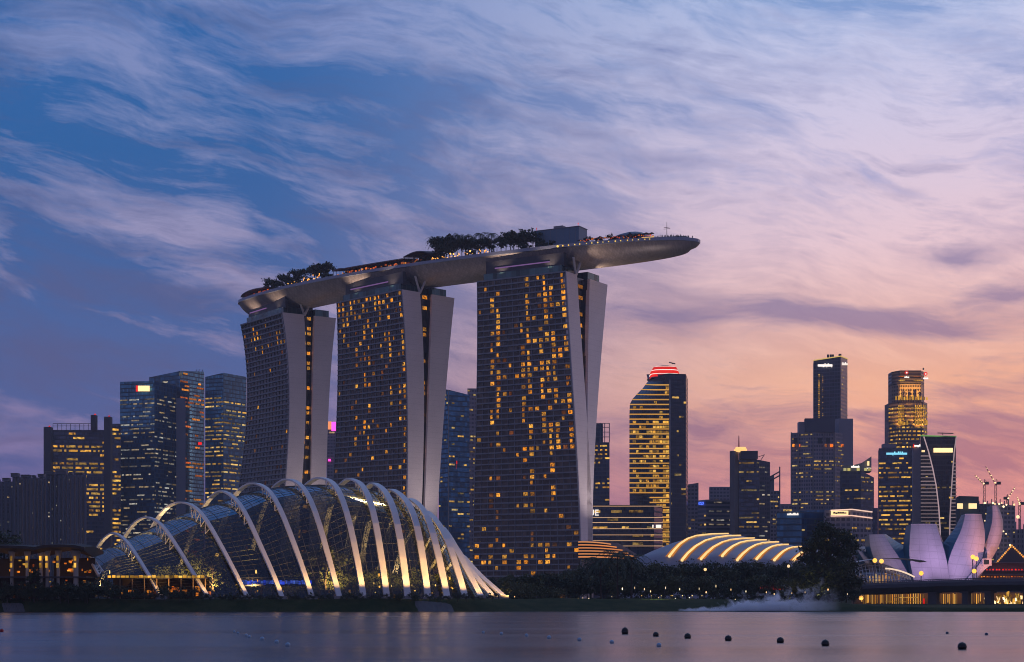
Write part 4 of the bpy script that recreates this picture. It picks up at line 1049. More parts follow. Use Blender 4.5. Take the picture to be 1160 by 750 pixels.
def skyline():
    # ---- left group
    for (pa, pb, py, D, lab, p) in ((-30, 14, 545, 1500, 'low dark apartment slab at the edge of the picture, behind the pavilion', .012), (14, 53, 540.5, 1480, 'dark apartment slab with stepped rooftop, between the picture edge and the yellow-lit office', .018), (53, 97, 537.5, 1420, 'hazy dark apartment slab standing in front of the yellow-lit office block', .03)):
        r, P, Z = block('apartment_block', lab, 'apartment block', [(pa, D, py), (pb, D+25, py+.5)], GH, [(0, dict(fh=3.2, bw=3.2, dens=dn(p*1.6), runs=(1, 1), m=OFFW, off=2.2))], 22)
        for k, (f0, f1) in enumerate(((.02, .22), (.30, .55), (.62, .70), (.80, .97))):
            h = (1.2, 2.6, 3.6, 1.8)[(k+pa) % 4]; strip(r, 'roof_housing', GH, pa+(pb-pa)*f0, pa+(pb-pa)*f1, py-h, py+.5, D+6, th=7)
            strip(r, 'roof_slab', CONC, pa+(pb-pa)*f0-.5, pa+(pb-pa)*f1+.5, py-h-.35, py-h, D+5.5, th=8)
        for k in range(9):
            x0 = pa+(pb-pa)*(k+.5)/9.; strip(r, 'shade_strip', mat('shade_strip_blue', (.04,.045,.07), .6), x0-.7-.5*rnd(), x0+.3+.6*rnd(), py+2+2*rnd(), 668, D-.2, D+2, .5)  # dark strips on the wall, painted shade of recessed bays
            strip(r, 'bay_pier', mat('pier_blue', (.085,.095,.14), .7), x0+.9, x0+1.5, py+.6, 668, D-.6, D+1, 1.2)
    D = 1650
    def yb(v, t, rb): return {True: .9}.get(any(a < v < b for a, b in ((.915,.945),(.86,.885),(.79,.825),(.70,.75))), 0)
    r, P, Z = block('office_tower', 'broad office block with bright yellow storeys and red roof lamps behind dark apartments', 'office tower', [(60, D, 487), (121, D+10, 487)], GD,
        [(0, dict(fh=4.2, bw=2.1, dens=lambda v, t, rb: (.95 if (v > .58 and (int(v*100/6) % 2 == 0)) else (.55 if t > .62 and (v < .14 or .2 < v < .3 or .5 < v < .62) else .035)), runs=(1, 5), hfrac=.62, m=GOLD))], 40)
    for pa, pb, py in ((52, 60, 484.5), (120, 127.4, 473), (105, 110.5, 471)):
        strip(r, 'service_shaft', GD, pa, pb, py, 672 if pb < 100 or pa > 115 else 488, D-6, th=8)
        p = at((pa+pb)/2, py-1.2, D-6); b = MB(); b.ball(p, 1.0, 8, 6); b.build('warning_lamp', RED, r)
    b = MB()
    for px in range(60, 106, 5): b.tube([at(px, 487, D), at(px, 480, D)], .25, 4)
    b.tube([at(60, 480, D), at(106, 480, D)], .3, 4); b.tube([at(60, 482.5, D), at(106, 482.5, D)], .2, 4); b.build('roof_rail', DARKM, r)
    for k in range(38):
        py = 492+4.4*k; strip(r, 'shaft_light', OFF, 122.3, 124.4, py, py+2.0, D-6.6, th=.3) if rnd() < .9 else None
    r2, P, Z = block('office_tower', 'narrow office wing with yellow window rows between the red-lamp shaft and blue tower', 'office tower', [(127.4, D+4, 480), (136.5, D+8, 480)], GD, [(0, dict(fh=4.2, bw=1.8, dens=dn(.42, .05, .95, .7), runs=(2, 5), hfrac=.6, m=GOLD))], 30)
    D = 1700
    odens = lambda v, t, rb: (.5 if rb > .60 else .05)*(1 if v < .93 else .25)
    r, P, Z = block('office_tower', 'blue glass office tower with a small red and white sign at its top', 'office tower', [(136, D, 432.5), (175, D-14, 431.5), (199.5, D+25, 436)], [GB, GB2],
        [(0, dict(fh=4.2, bw=2.2, dens=odens, runs=(1, 5), hfrac=.42, m=OFFW)), (1, dict(fh=4.2, bw=2.2, dens=lambda v,t,rb: .8*odens(v,t,rb), runs=(1, 4), hfrac=.42, m=OFFW))], 40)
    strip(r, 'sign_panel', SIGNY, 156.5, 169.5, 437, 443.3, D-10, D-14); strip(r, 'sign_emblem', RED, 154.3, 156.4, 436.8, 443.6, D-9, D-10, .6)
    D = 1760
    r, P, Z = block('office_tower', 'tallest blue glass tower of its group, sloping roof and a louvred lower corner', 'office tower', [(169, D, 427.5), (204, D-20, 420.3), (231, D+14, 421)], [GB2, GB],
        [(1, dict(fh=4.2, bw=2.3, dens=lambda v,t,rb: (.85 if any(abs(v-q) < .014 for q in (.86,.84,.57,.335)) else .05), runs=(2, 6), hfrac=.55, m=ORNG)), (0, dict(fh=4.2, bw=2.3, dens=dn(.02), runs=(1, 3), m=OFFW))], 40)
    strip(r, 'louvred_bay', LOUV, 195.5, 209, 452, 672, D-24, D-20, 8); strip(r, 'crest_light', OFFW, 203, 206, 422, 426, D-21)
    b = MB()
    for px in (222, 225, 229): b.tube([at(px, 421, D), at(px+1, 418.5, D)], .3, 4)
    b.build('roof_aerial', DARKM, r); strip(r, 'red_sign', RED, 222, 228.5, 501, 504, D+6)
    D = 1720
    r, P, Z = block('office_tower', 'blue glass tower with peaked roof and many lit rows beside the farthest hotel tower', 'office tower', [(232.5, D, 427), (253, D-10, 422.3), (279, D+20, 427)], [GB, GB2],
        [(0, dict(fh=4.2, bw=2.2, dens=lambda v,t,rb: (.75 if rb > .5 else .05)*(v < .9), runs=(2, 5), hfrac=.45, m=OFF)), (1, dict(fh=4.2, bw=2.2, dens=lambda v,t,rb: (.6 if rb > .5 else .06)*(v < .88), runs=(2, 5), hfrac=.45, m=OFF))], 40)
    # ---- between the hotel towers
    D = 1900
    r, P, Z = block('office_tower', 'slim grey tower with a magenta glowing sign seen between two hotel towers', 'office tower', [(370, D, 481), (382, D, 479)], GW, [(0, dict(fh=4.2, bw=2.6, dens=dn(.05), runs=(1, 2), m=OFFW))], 30)
    strip(r, 'sign_panel', glow('orange_sign', (1,.3,.1), (1,.35,.15), 1, 1.2), 371.5, 375.5, 477.5, 486.5, D-2); strip(r, 'sign_disc', MAGENTA, 375.5, 380.5, 478, 488, D-2)
    strip(r, 'small_sign', MAGENTA, 371.8, 374.6, 520, 522.6, D-2)
    D = 1400
    r, P, Z = block('apartment_tower', 'bluish apartment tower with a sloping top and sparse lights, between the hotel towers', 'apartment tower', [(497, D, 440), (508, D-10, 441.5), (532, D, 447.5)], [GB, GB2],
        [(0, dict(fh=3.4, bw=2.6, dens=dn(.05), runs=(1, 1), m=OFF)), (1, dict(fh=3.4, bw=2.6, dens=lambda v,t,rb: (.5 if abs(v-.455) < .01 else .055), runs=(1, 2), m=OFF))], 26)
    b = MB(); b.tube([at(508, 442, D-11), at(508, 668, D-11)], .5, 4); b.build('corner_pier', CONC, r)
    for py, px in ((524, 517), (529, 516), (532, 515.5)): strip(r, 'red_sign', RED, px-1, px+1, py-2, py+2, D-6)
    block('apartment_tower', 'dark sliver of a tower standing against the edge of the nearest hotel tower', 'apartment tower', [(529.5, 1500, 440), (548, 1510, 440)], GW, [(0, dict(fh=3.4, bw=2.6, dens=dn(.12), runs=(1, 2), m=OFF))], 24)
    # ---- right of the hotel
    D = 1700
    r, P, Z = block('office_tower', 'dark tower with an open lattice crown beside the nearest hotel tower', 'office tower', [(664, D, 501), (690.5, D-6, 501)], GD, [(0, dict(fh=4.2, bw=2.4, dens=lambda v,t,rb: (.55 if rb > .45 else .05)*(.1 < v < .98), runs=(1, 3), hfrac=.5, m=GOLD))], 34)
    b = MB()
    for dy in (0, 24):
        for k in range(6): px = 664+26.3*k/5; b.tube([at(px, 501, D+dy), at(px, 479.5, D+dy)], .4, 4)
        for py in (479.5, 484, 489.5, 495): b.tube([at(664, py, D+dy), at(690.5, py, D+dy)], .35, 4)
    for px in (664, 690.3): b.tube([at(px, 479.5, D), at(px, 479.5, D+24)], .35, 4)
    b.build('lattice_crown', mat('lattice_crown', (.14,.14,.17), .5), r); strip(r, 'crown_screen', GB2, 664, 683, 480, 501, D+10, th=.3)
    # the big gold-banded tower
    D = 1450
    r = thing('office_tower', (gx(745, D), D+20, 2.5), 'curved office tower with glowing gold bands and a red and white lit crown', 'office tower')
    def prof(py):   # left edge of the curved side by height
        pts = ((432, 734), (436, 731), (440, 728), (446, 722), (452, 716.5), (458, 713.5), (470, 713), (560, 713), (672, 716))
        for (a, xa), (b_, xb) in zip(pts, pts[1:]):
            if py <= b_: return xa+(xb-xa)*max(0, (py-a))/(b_-a)
        return pts[-1][1]
    rows, uvs = [], []; pys = [424, 428, 432, 436, 440, 446, 452, 458, 470]+list(range(490, 673, 20))
    def curve(py, n=10, o=0.):
        xl = prof(py) if py > 432 else 734-(432-py)*.2; out = []
        for k in range(n+1):
            t = k/n; px = xl+(758.5-xl)*(1-(1-t)**1.0); Dk = D+34*(1-t)**2.2-8*t-o; out.append((px, Dk))
        return out
    for py in pys:
        rows.append([at(px, py, Dk) for px, Dk in curve(py)]); uvs.append([(k*4, zz(py, D)) for k in range(11)])
    b = MB(); b.grid(rows, uvs); b.build('curved_facade', facade('dark_banded', (.03,.03,.04), (.05,.045,.05), 4.15, 2., .3, .08, .2, .4), r)
    b = MB(); q = [at(758.5, 424, D-8), at(777, 424, D-3)]; qb = [Vector((p.x, p.y, 2.5)) for p in q]; L = (q[1]-q[0]).length
    b.add([qb[0], qb[1], q[1], q[0]], [(0,0),(L,0),(L,q[1].z),(0,q[0].z)]); p3 = q[1]+Vector((6,40,0)); b.add([qb[1], (p3.x,p3.y,2.5), p3, q[1]], [(0,0),(40,0),(40,q[1].z),(0,q[1].z)]); b.build('flat_facade', GMATT, r)
    b = MB(); b.tube([at(758.7, 430, D-9), at(759.5, 660, D-9)], .7, 5); b.build('corner_fin', CONC, r)
    zt = zz(424, D); b = MB(); c4 = [at(px, 424, Dk) for px, Dk in curve(424)]+[q[1], p3, at(736, 424, D+60)]; b.add([Vector((p.x, p.y, zt-.3)) for p in c4]); b.build('roof', ROOFD, r)
    band = []
    py = 436.
    while py < 658:
        c = curve(py, 12, .5); h = .55; w0 = 0 if py < 560 else 6
        bb = MB(); bb.grid([[at(px, py, Dk)+Vector((0,0,z)) for px, Dk in c[w0:]] for z in (-h, h)]); bb.build('light_band', glow('band_gold', (1,.44,.06), (1,.5,.1), .5, .75), r)
        for k in range(12):
            if rnd() < (.26+.6*(k/12.)**1.3)*(1 if py > 470 else .4) and k >= w0:
                (px, Dk), (px2, D2) = c[k], c[k+1]; px2 = px2-.3*rnd(); qd = [at(px, py+4.6, Dk), at(px+(px2-px)*.9, py+4.6, D2), at(px+(px2-px)*.9, py+1.9, D2), at(px, py+1.9, Dk)]; band.append(qd)
        py += 5.55
    add_windows(r, band, GOLD)
    add_windows(r, win_face(qb[0], qb[1], q[0].z, q[1].z, 2.5, 4.15, 2., lambda v,t,rb: .10 if rb > .4 else .02, (1, 3), .5), OFF, 'side_window')
    def ringpts(a, b_, yy, o=0.):
        c = (a+b_)/2; hw = (b_-a)/2/F*D; x = gx(c, D); z = zz(yy, D)
        return [Vector((x+hw*math.copysign(abs(math.cos(t))**.6, math.cos(t)), D+17+hw*1.0*math.copysign(abs(math.sin(t))**.6, math.sin(t)), z)) for t in [math.pi*2*(q+.5)/20 for q in range(20)]]
    tiers = ((738.5, 774.5, 426.5, 738.5, 774.3, 425.6, GD, 'crown_wall'), (738, 774, 425.6, 738.4, 772.8, 422.6, RED, 'crown_band'), (737.3, 772, 422.6, 737.8, 771.4, 421.9, SIGNW, 'crown_line'), (737.8, 771.4, 421.9, 739, 770.3, 418.2, RED, 'crown_band'),
             (739, 770.3, 418.2, 739.6, 769.8, 417.5, SIGNW, 'crown_line'), (739.6, 769.8, 417.5, 741.5, 768.2, 413.9, RED, 'crown_band'), (741.5, 768.2, 413.9, 743, 766.8, 413.2, SIGNW, 'crown_line'), (743, 766.8, 413.2, 750, 760, 411.6, ROOFD, 'crown_roof'))
    for (a, b_, y0, a2, b2, y1, m_, nm) in tiers:
        b = MB(); lo, hi = ringpts(a, b_, y0), ringpts(a2, b2, y1); b.grid([lo, hi], [[(q*3., p.z) for q, p in enumerate(w)] for w in (lo, hi)], closed=True); b.add(hi); b.build(nm, m_, r)
    b = MB(); b.tube([at(758, 410.5, D+20), at(765, 412.3, D+20)], .5, 5); b.tube([at(762, 412.5, D+20), at(762, 411, D+20)], .4, 4); b.build('roof_crane', DARKM, r)
    # podium with light lines and its two letters
    D = 1250
    r, P, Z = block('podium_building', 'low wide building with thin light lines along every storey and two white letters', 'office building', [(652, D, 571.5), (741, D-12, 572.5), (750.5, D+10, 573.5)], [GD, GD],
        [(0, dict(fh=6.0, bw=2.6, dens=lambda v,t,rb: (.5 if .28 < v < .38 else .3 if .7 < v < .76 else .06), runs=(1, 4), hfrac=.4, m=OFF))], 40)
    for py in (573.4, 586.3, 592, 599, 606, 612.5, 618.5):
        for a, b_, Da, Db in ((660, 741, D-1, D-13), (741, 750.5, D-13, D+9)):
            strip(r, 'light_line', glow('line_light', (1,.55,.28), (1,.6,.35), .55, .75), a, b_, py-.35, py+.35, Da, Db, .3)
    strip(r, 'video_screen', SIGNW, 739, 748.5, 594.5, 598, D-13, D+3, .4)
    cu = bpy.data.curves.new('sign_lettering', 'FONT'); cu.body = 'UE'; cu.size = 6.2; cu.extrude = .25; cu.offset = .12; cu.space_character = 1.05
    to = bpy.data.objects.new('sign_lettering', cu); COL.objects.link(to); bpy.context.view_layer.update(); me = bpy.data.meshes.new_from_object(to.evaluated_get(bpy.context.evaluated_depsgraph_get())); bpy.data.objects.remove(to)
    me.materials.clear(); me.materials.append(SIGNW); o = bpy.data.objects.new('sign_lettering', me); COL.objects.link(o); o.parent = r
    p = at(666.6, 584., D-4); o.location = p-ORG[r.name]; o.rotation_euler = (DEG(90), 0, DEG(-6))
    # small towers right of the gold one
    block('office_tower', 'dark unlit slab with a slanted top right behind the gold-banded tower', 'office tower', [(774, 1600, 549.5), (791.3, 1600, 547)], GW, [(0, dict(fh=4, bw=3, dens=dn(.012), runs=(1, 1)))], 30)
    block('office_tower', 'plain dark office block rising behind the low banded one', 'office tower', [(803.6, 1750, 551.5), (831, 1750, 551.5)], GW, [(0, dict(fh=4, bw=3, dens=dn(.01), runs=(1, 1)))], 30)
    r, P, Z = block('office_tower', 'low banded office block with a small blue sign on its corner', 'office building', [(790.5, 1600, 567), (800, 1592, 566), (829, 1600, 566)], [GR, GR], [(1, dict(fh=4.2, bw=2.6, dens=lambda v,t,rb: .42*(rb > .5)*(t > .1), runs=(1, 3), hfrac=.4, m=OFFW)), (0, dict(fh=4.2, bw=2.6, dens=dn(.12), runs=(1, 2)))], 40)
    strip(r, 'blue_sign', BLUEL, 791.5, 797.5, 568.5, 572, 1598, 1592)
    D = 1560
    r, P, Z = block('office_tower', 'stepped office tower with a golden lit crown and a thin roof mast', 'office tower', [(836, D, 521), (837, D-14, 521), (860, D-16, 521), (872.3, D-11, 523.5)], [GSM, GD, GSM],
        [(1, dict(fh=4.2, bw=2.1, dens=lambda v,t,rb: (.7 if rb > .78 else .04), runs=(2, 6), hfrac=.45, m=OFF)), (2, dict(fh=4.2, bw=2.6, dens=dn(.13), runs=(1, 2), hfrac=.4, m=OFFW))], 34)
    strip(r, 'pier', mat('pier_stone', (.21,.185,.19), .7), 831.5, 836.8, 512, 672, D-10, D-12, 12)
    strip(r, 'upper_storeys', GD, 837, 856, 512.3, 521.5, D-8, D-8, 14)
    for k, (a, b_, y0, y1) in enumerate(((831.5, 844.5, 509.3, 512.6), (833, 843.5, 507.2, 509.3))): strip(r, 'crown_light', glow('crown_gold', (1,.45,.08), (1,.62,.25), 1.0, 1.4), a, b_, y0, y1, D-9+k, D-9+k, 10-k*2)
    b = MB(); b.tube([at(837, 508, D-4), at(837, 493.5, D-4)], [.7, .35], 6); b.build('mast', mat('red_paint', (.32,.05,.04), .5), r)
    b = MB(); b.tube([at(862, 521, D), at(866, 515, D)], .3, 4); b.tube([at(866, 515, D), at(858, 518, D)], .25, 4); b.build('roof_crane', DARKM, r)
    r, P, Z = block('office_tower', 'narrow tower with an open slanted frame at its top, beside the gold-crowned tower', 'office tower', [(872.2, D+20, 556), (884, D+24, 556)], GW, [(0, dict(fh=4.2, bw=2.4, dens=dn(.16), runs=(1, 3), hfrac=.4))], 26)
    b = MB()
    for dy in (16, 30):
        b.box((at(883.3, 548, D+dy)+at(883.3, 548, D+dy))/2, (.5,0,0), (0,.5,0), (0,0,16)); b.tube([at(872, 540.5, D+dy), at(883.6, 534, D+dy)], .6, 4); b.tube([at(872, 545, D+dy), at(883.6, 538.5, D+dy)], .6, 4)
    b.build('roof_frame', mat('frame_grey', (.12,.12,.14), .6), r)
    b = MB(); b.add([at(872, 540.5, D+18), at(872, 556, D+18), at(877, 556, D+18), at(877, 537.8, D+18)]); b.build('roof_screen', GW, r)
    D = 1150
    r, P, Z = block('office_building', 'low dark building with a white sign, left of the tall twin-stepped tower', 'office building', [(880, D, 580), (908, D-4, 578.5), (941, D+8, 577)], [GB2, GB2], [(0, dict(fh=4, bw=2.4, dens=dn(.05, 0, .8), runs=(1, 4), hfrac=.4)), (1, dict(fh=4, bw=2.4, dens=dn(.05, 0, .8), runs=(1, 3), hfrac=.4))], 40)
    letters(r, SIGNW, 891.5, 904.5, 580.8, 584.4, D-3, D-4, 8)
    block('office_building', 'small purplish block in the gap behind the white-signed low building', 'office building', [(884, 1500, 571), (897, 1500, 571)], GW, [(0, dict(fh=4, bw=2.4, dens=dn(.04)))], 20)
    # tall stepped tower
    D = 1850
    r, P, Z = block('office_tower', 'tallest tower of the right group, a slab shaft above a stepped base, white rooftop sign', 'office tower', [(921.6, D, 408.8), (952.3, D-16, 404), (960, D+12, 407)], [facade('blue_shaft', (.025,.04,.075), (.07,.07,.10), 4, 3., .3, .2, .25, .4), GS], [(1, dict(fh=4., bw=2.6, dens=dn(.04), runs=(1, 1)))], 34)
    for k in range(24):
        py = 424+2.1*k
        for px in (927, 930, 934, 938):
            if rnd() < (.85 if px == 927 else .35)*(1 if k < 30 else .5): strip(r, 'lit_window', GOLD, px, px+(1.6 if px == 927 else 2.6), py, py+1.1, D-4, D-5.5, .3)
    letters(r, SIGNW, 926.5, 943, 411.4, 416.2, D-6, D-12, 9); letters(r, SIGNW, 953.5, 959.5, 410.3, 414.5, D-12, D+10, 4)
    b = MB(); b.tube([at(921.4, 408.3, D-.6), at(952.4, 403.4, D-17)], .55, 4); b.tube([at(952.4, 403.4, D-17), at(960.2, 406.6, D+12)], .55, 4); b.build('crown_line', glow('crown_line', (1,.6,.15), (1,.7,.2), .7, .9), r)
    b = MB()
    for px in (938, 941, 943.5): b.box(at(px, 403.3, D+6), (1.,0,0), (0,1.,0), (0,0,1.6))
    b.box(at(951.5, 402.5, D-6), (1.4,0,0), (0,1.2,0), (0,0,1.4)); b.build('roof_equipment', DARKM, r)
    for k in range(26): strip(r, 'side_window', DARKM, 955.3, 958, 420+2.6*k, 421.3+2.6*k, D+2.2-2.8, D+8-2.6, .3)
    D = 1760
    r, P, Z = block('office_tower', 'broad stone-gridded office tower stepping up in front of the tallest slab shaft', 'office tower', [(896.2, D, 490.5), (921, D-12, 489), (945, D-12, 489.5), (958, D+8, 492)], [GS, GS, GS],
        [(k, dict(fh=4., bw=2.6, dens=lambda v,t,rb: .5*(rb > .55)*(v < .9)+.05, runs=(1, 3), hfrac=.42, m=OFF)) for k in range(3)], 36)
    strip(r, 'upper_storeys', GS, 903.3, 911, 479, 492, D+6, D+6, 10); strip(r, 'upper_storeys', facade('blue_shaft', (.025,.04,.075), (.07,.07,.10)), 911, 945, 475.5, 491, D+2, D-2, 14)
    strip(r, 'upper_storeys', GW, 945, 960.6, 475.5, 672, D+14, D+18, 12)
    for px, w in ((898.5, 3.), (905.5, 2.), (934.5, 4.5), (942, 3.5), (954, 3)): strip(r, 'terrace_light', ORNG, px-w/2, px+w/2, 503, 506.4, D-13.2 if 921 < px < 945 else D-5, None, .4)
    for k in range(6):
        px = 899+k*9.2; strip(r, 'terrace_shade_strip', mat('shade_strip_dark', (.018,.02,.03), .6), px, px+4.4, 496, 502.5, D-12.8 if 921 < px < 943 else D-4, None, .3)  # flat dark strips, coloured like the shade inside terrace openings
    for px in (896.4, 904, 912.5, 921, 933, 945): strip(r, 'pier', mat('pier_stone', (.21,.185,.19), .7), px-.7, px+.7, 490, 672, D-14 if 915 < px < 950 else D-5, None, 2)
    # wedge-topped tower
    D = 1640
    r, P, Z = block('office_tower', 'dark tower with a lit greenish wedge-shaped glass top', 'office tower', [(952, D, 533), (975, D-8, 533), (990, D+5, 541)], [GD, GD], [(0, dict(fh=4.1, bw=2.2, dens=lambda v,t,rb: .4*(rb > .5)*(v < .9), runs=(1, 3), hfrac=.42, m=OFF)), (1, dict(fh=4.1, bw=2.2, dens=lambda v,t,rb: .4*(rb > .5), runs=(1, 3), hfrac=.42, m=OFF))], 30)
    w = MB(); a = [at(954, 527.5, D-3), at(968, 526.5, D-6), at(976, 524.5, D-7), at(987.2, 517, D+2)]; bq = [at(954, 534, D-3), at(968, 534, D-6), at(976, 534, D-7), at(987.2, 534, D+2)]
    bk = Vector((3, 24, 0)); w.grid([bq, a, [p+bk for p in a], [p+bk for p in bq]]); w.add([bq[-1], a[-1], a[-1]+bk, bq[-1]+bk]); w.add([bq[0], a[0], a[0]+bk, bq[0]+bk])
    w.build('wedge_top', mat('wedge_glass', (.16,.17,.16), .3), r)
    for px in (955.5, 960, 970.5, 979, 983): strip(r, 'wedge_light', glow('green_white', (.75,.62,.16), (.8,.7,.3), .5, .9), px, px+3.2, 530.3, 533.4, D-9.5, D-9.5, .5)
    letters(r, SIGNW, 964, 973.5, 526.8, 530.6, D-10, D-11, 5); strip(r, 'sign_emblem', SIGNY, 982.4, 984.6, 522.5, 527.5, D-4, D-3.5, .4); letters(r, SIGNW, 981.5, 986.5, 529, 532, D-4, D-3, 3)
    # low building with white sign and light lines
    D = 1120
    r, P, Z = block('office_building', 'low brownish building with a big white sign and two curved light lines', 'office building', [(934, D, 578), (965, D-6, 576.5), (988.5, D+4, 579)], [GW, GW], [(0, dict(fh=4, bw=2., dens=lambda v,t,rb: .35*(rb > .4)*(v < .74), runs=(1, 3), hfrac=.4, m=OFF)), (1, dict(fh=4, bw=2., dens=lambda v,t,rb: .35*(rb > .4)*(v < .74), runs=(1, 3), hfrac=.4, m=OFF))], 36)
    strip(r, 'sign_panel', SIGNY, 941.5, 961, 578.6, 583.6, D-3, D-6.5, .5); letters(r, mat('sign_dark', (.1,.07,.05), .6), 944, 959, 579.8, 582.4, D-4.2, D-7.6, 6)
    for pts in (((941, 578.2), (965, 577), (988, 580)), ((941, 584.6), (965, 584), (988, 587))):
        b = MB(); b.tube([at(pts[0][0], pts[0][1], D-2.4), at(pts[1][0], pts[1][1], D-7.2), at(pts[2][0], pts[2][1], D+2.8)], .42, 5); b.build('light_line', glow('line_pink', (1,.6,.45), (1,.65,.5), 1., 1.2), r)
    block('office_building', 'narrow dark block squeezed between the light-lined building and a black office slab', 'office building', [(988.5, 1180, 575.5), (994.5, 1180, 575.5)], GD, [(0, dict(fh=4, bw=1.6, dens=dn(.3, 0, .5), runs=(1, 2), hfrac=.5, m=GOLD))], 20)
    # black office with cyan sign
    D = 1500
    r, P, Z = block('office_tower', 'near-black office slab with a pale cyan sign and yellow window runs', 'office tower', [(995.6, D, 507.8), (1034, D-6, 507.3)], [GD], [(0, dict(fh=4.2, bw=1.9, dens=lambda v,t,rb: (.62 if rb > .42 else .06)*(.22 < v < .93)*(1.1-.4*v), runs=(1, 5), hfrac=.42, m=GOLD))], 36)
    strip(r, 'roof_housing', GW, 998.5, 1013, 503.7, 508, D+10, th=8); letters(r, CYAN, 1004, 1027.5, 511.5, 516, D-4, D-6.5, 11)
    # golden octagonal tower
    D = 1800
    r = thing('office_tower', (gx(1032, D), D+20, 2.5), 'octagonal stepped tower floodlit gold, with red and white signs near the top', 'office tower')
    def octo(nm, pa, pb, y0, y1, m, cut=.26, o=0.):
        c = (pa+pb)/2; hw = (pb-pa)/2/F*D; x = gx(c, D); yy = D+22
        k = hw*(1-cut*1.4); pts = [(-hw, -k*.5), (-k, -hw), (k, -hw), (hw, -k*.5), (hw, k), (k, hw), (-k, hw), (-hw, k)]
        b = MB(); z0, z1 = zz(y1, D), zz(y0, D); L = 0; us = [0]
        for i in range(8): L += math.dist(pts[i], pts[(i+1) % 8]); us.append(L)
        rr = [[Vector((x+p[0], yy+p[1], z)) for p in pts+[pts[0]]] for z in (z0, z1)]
        b.grid(rr, [[(u, z) for u in us] for z in (z0, z1)]); b.add(rr[1][:8]); return b.build(nm, m, r), [Vector((x+p[0], yy+p[1], 0)) for p in pts]
    GG = facade('bronze_grid', (.05,.035,.035), (.30,.22,.17), 4.0, 2.6, .48, .42, .4, .2)
    GGB = facade('bronze_band', (.06,.04,.04), (.26,.19,.16), 4.2, 60., .5, 0., .4, .2)
    _, o1 = octo('lower_shaft', 1010.4, 1054.5, 455, 672, GGB); octo('middle_shaft', 1014, 1051.2, 434, 456, GG); _, o2 = octo('top_block', 1014, 1051.2, 419, 434.5, facade('dark_band_top', (.04,.03,.035), (.10,.08,.09), 3.6, 60., .5, 0.))
    quads = []
    for i in (0, 1, 2): quads += win_face(o1[i], o1[i+1], zz(456, D), zz(456, D), 2.5, 4.2, 1.6, lambda v,t,rb: (.8 if v > .68 and rb > .15 else .2 if v > .6 else .2 if v < .3 else .06), (1, 2), .5)
    add_windows(r, quads, GOLD)
    for py, n in ((452.3, 12), (480.5, 12)):
        for k in range(n):
            px = 1013.5+38*(k+.5)/n
            if py > 470 and 4 < k < 7: continue
            Dk = D+8 if k in (0, n-1) else D+1.5; h = 3+5*rnd(); strip(r, 'flood_glow_panel', glow('flood_glow_gold', (1,.42,.02), (1,.52,.05), .25, .95), px-.9, px+.9, py-h*.6, py+1, Dk-1.2, None, .4)  # panels glow by themselves, in place of floodlight on the facade
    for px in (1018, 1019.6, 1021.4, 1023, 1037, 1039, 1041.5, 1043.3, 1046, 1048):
        for k in range(8): strip(r, 'flood_glow_panel', glow('flood_glow_gold', (1,.42,.02), (1,.52,.05), .25, .95), px-.5, px+.7, 459+3*k, 460.8+3*k, D-.6, None, .3)  # more self-glowing panels, imitating the floodlit uprights
    for px, py, e in ((1020, 455.5, 60000), (1032, 455.5, 45000), (1045, 455.5, 60000), (1018, 486, 80000), (1041, 486, 80000), (1048, 486, 80000)):
        l = bpy.data.lights.new('tower_floodlight', 'SPOT'); l.energy = e; l.color = (1, .5, .08); l.spot_size = DEG(100); l.spot_blend = .9; l.shadow_soft_size = .6
        o = bpy.data.objects.new('tower_floodlight', l); COL.objects.link(o); o.location = at(px, py, D-5); o.rotation_euler = Vector((0, .35, 1)).to_track_quat('-Z', 'Y').to_euler()
    for px, py in ((1027, 422), (1048.5, 423.5)):
        b = MB(); rr = 2.2/F*D; c = at(px, py, D-3 if px < 1040 else D+3)
        b.tube([c+Vector((0,.5,0)), c], [rr, rr], 14); ob = b.build('sign_emblem', RED, r); b = MB(); b.tube([c+Vector((0,-.1,-.2)), c+Vector((0,-.5,-.2))], rr*.42, 10); b.build('sign_mark', SIGNW, r)
        letters(r, SIGNW, px-2.6, px+2.8, py+4, py+6.5, D-3 if px < 1040 else D+3, None, 4)
    for a, b_ in ((1018, 1025), (1035, 1045.5)): strip(r, 'lit_loggia', GOLD, a, b_, 430.2, 431.8, D-1.5, None, .4); strip(r, 'loggia_line', ORNG, a, b_, 426.2, 426.8, D-1.5, None, .3)
    b = MB(); b.tube([at(1046, 419, D+10), at(1046, 416.8, D+10)], .8, 6); b.build('roof_equipment', DARKM, r)
    # sail-faced tower
    D = 1380
    r, P, Z = block('office_tower', 'dark tower whose front is framed by curved white light lines, bright sign at top', 'office tower', [(1043.2, D, 493.5), (1082.8, D-2, 494.5)], [facade('sail_dark', (.018,.02,.032), (.03,.03,.04), 4.2, 1.8, .3, .08, .2, .4)], [(0, dict(fh=4.2, bw=1.8, dens=lambda v,t,rb: (.35 if rb > .82 else .03)*(v < .85), runs=(1, 3), hfrac=.4, m=OFF))], 34)
    PINKL = glow('pink_line', (.85,.58,.62), (.9,.65,.7), .42, .6)
    lp = ((1046.5, 494.5), (1052, 512), (1056.5, 530), (1060.5, 550), (1063.5, 575), (1065, 600), (1065.5, 640)); rp = ((1083.4, 494.5), (1081, 512), (1079.5, 530), (1077.5, 560), (1076, 590), (1075.5, 640))
    for pp in (lp, rp):
        b = MB(); b.tube([at(x, y, D-3.4) for x, y in pp], .5, 6); b.build('light_line', PINKL, r)
    def ex(pp, y):
        for (xa, ya), (xb, yb2) in zip(pp, pp[1:]):
            if y <= yb2: return xa+(xb-xa)*(y-ya)/(yb2-ya)
        return pp[-1][0]
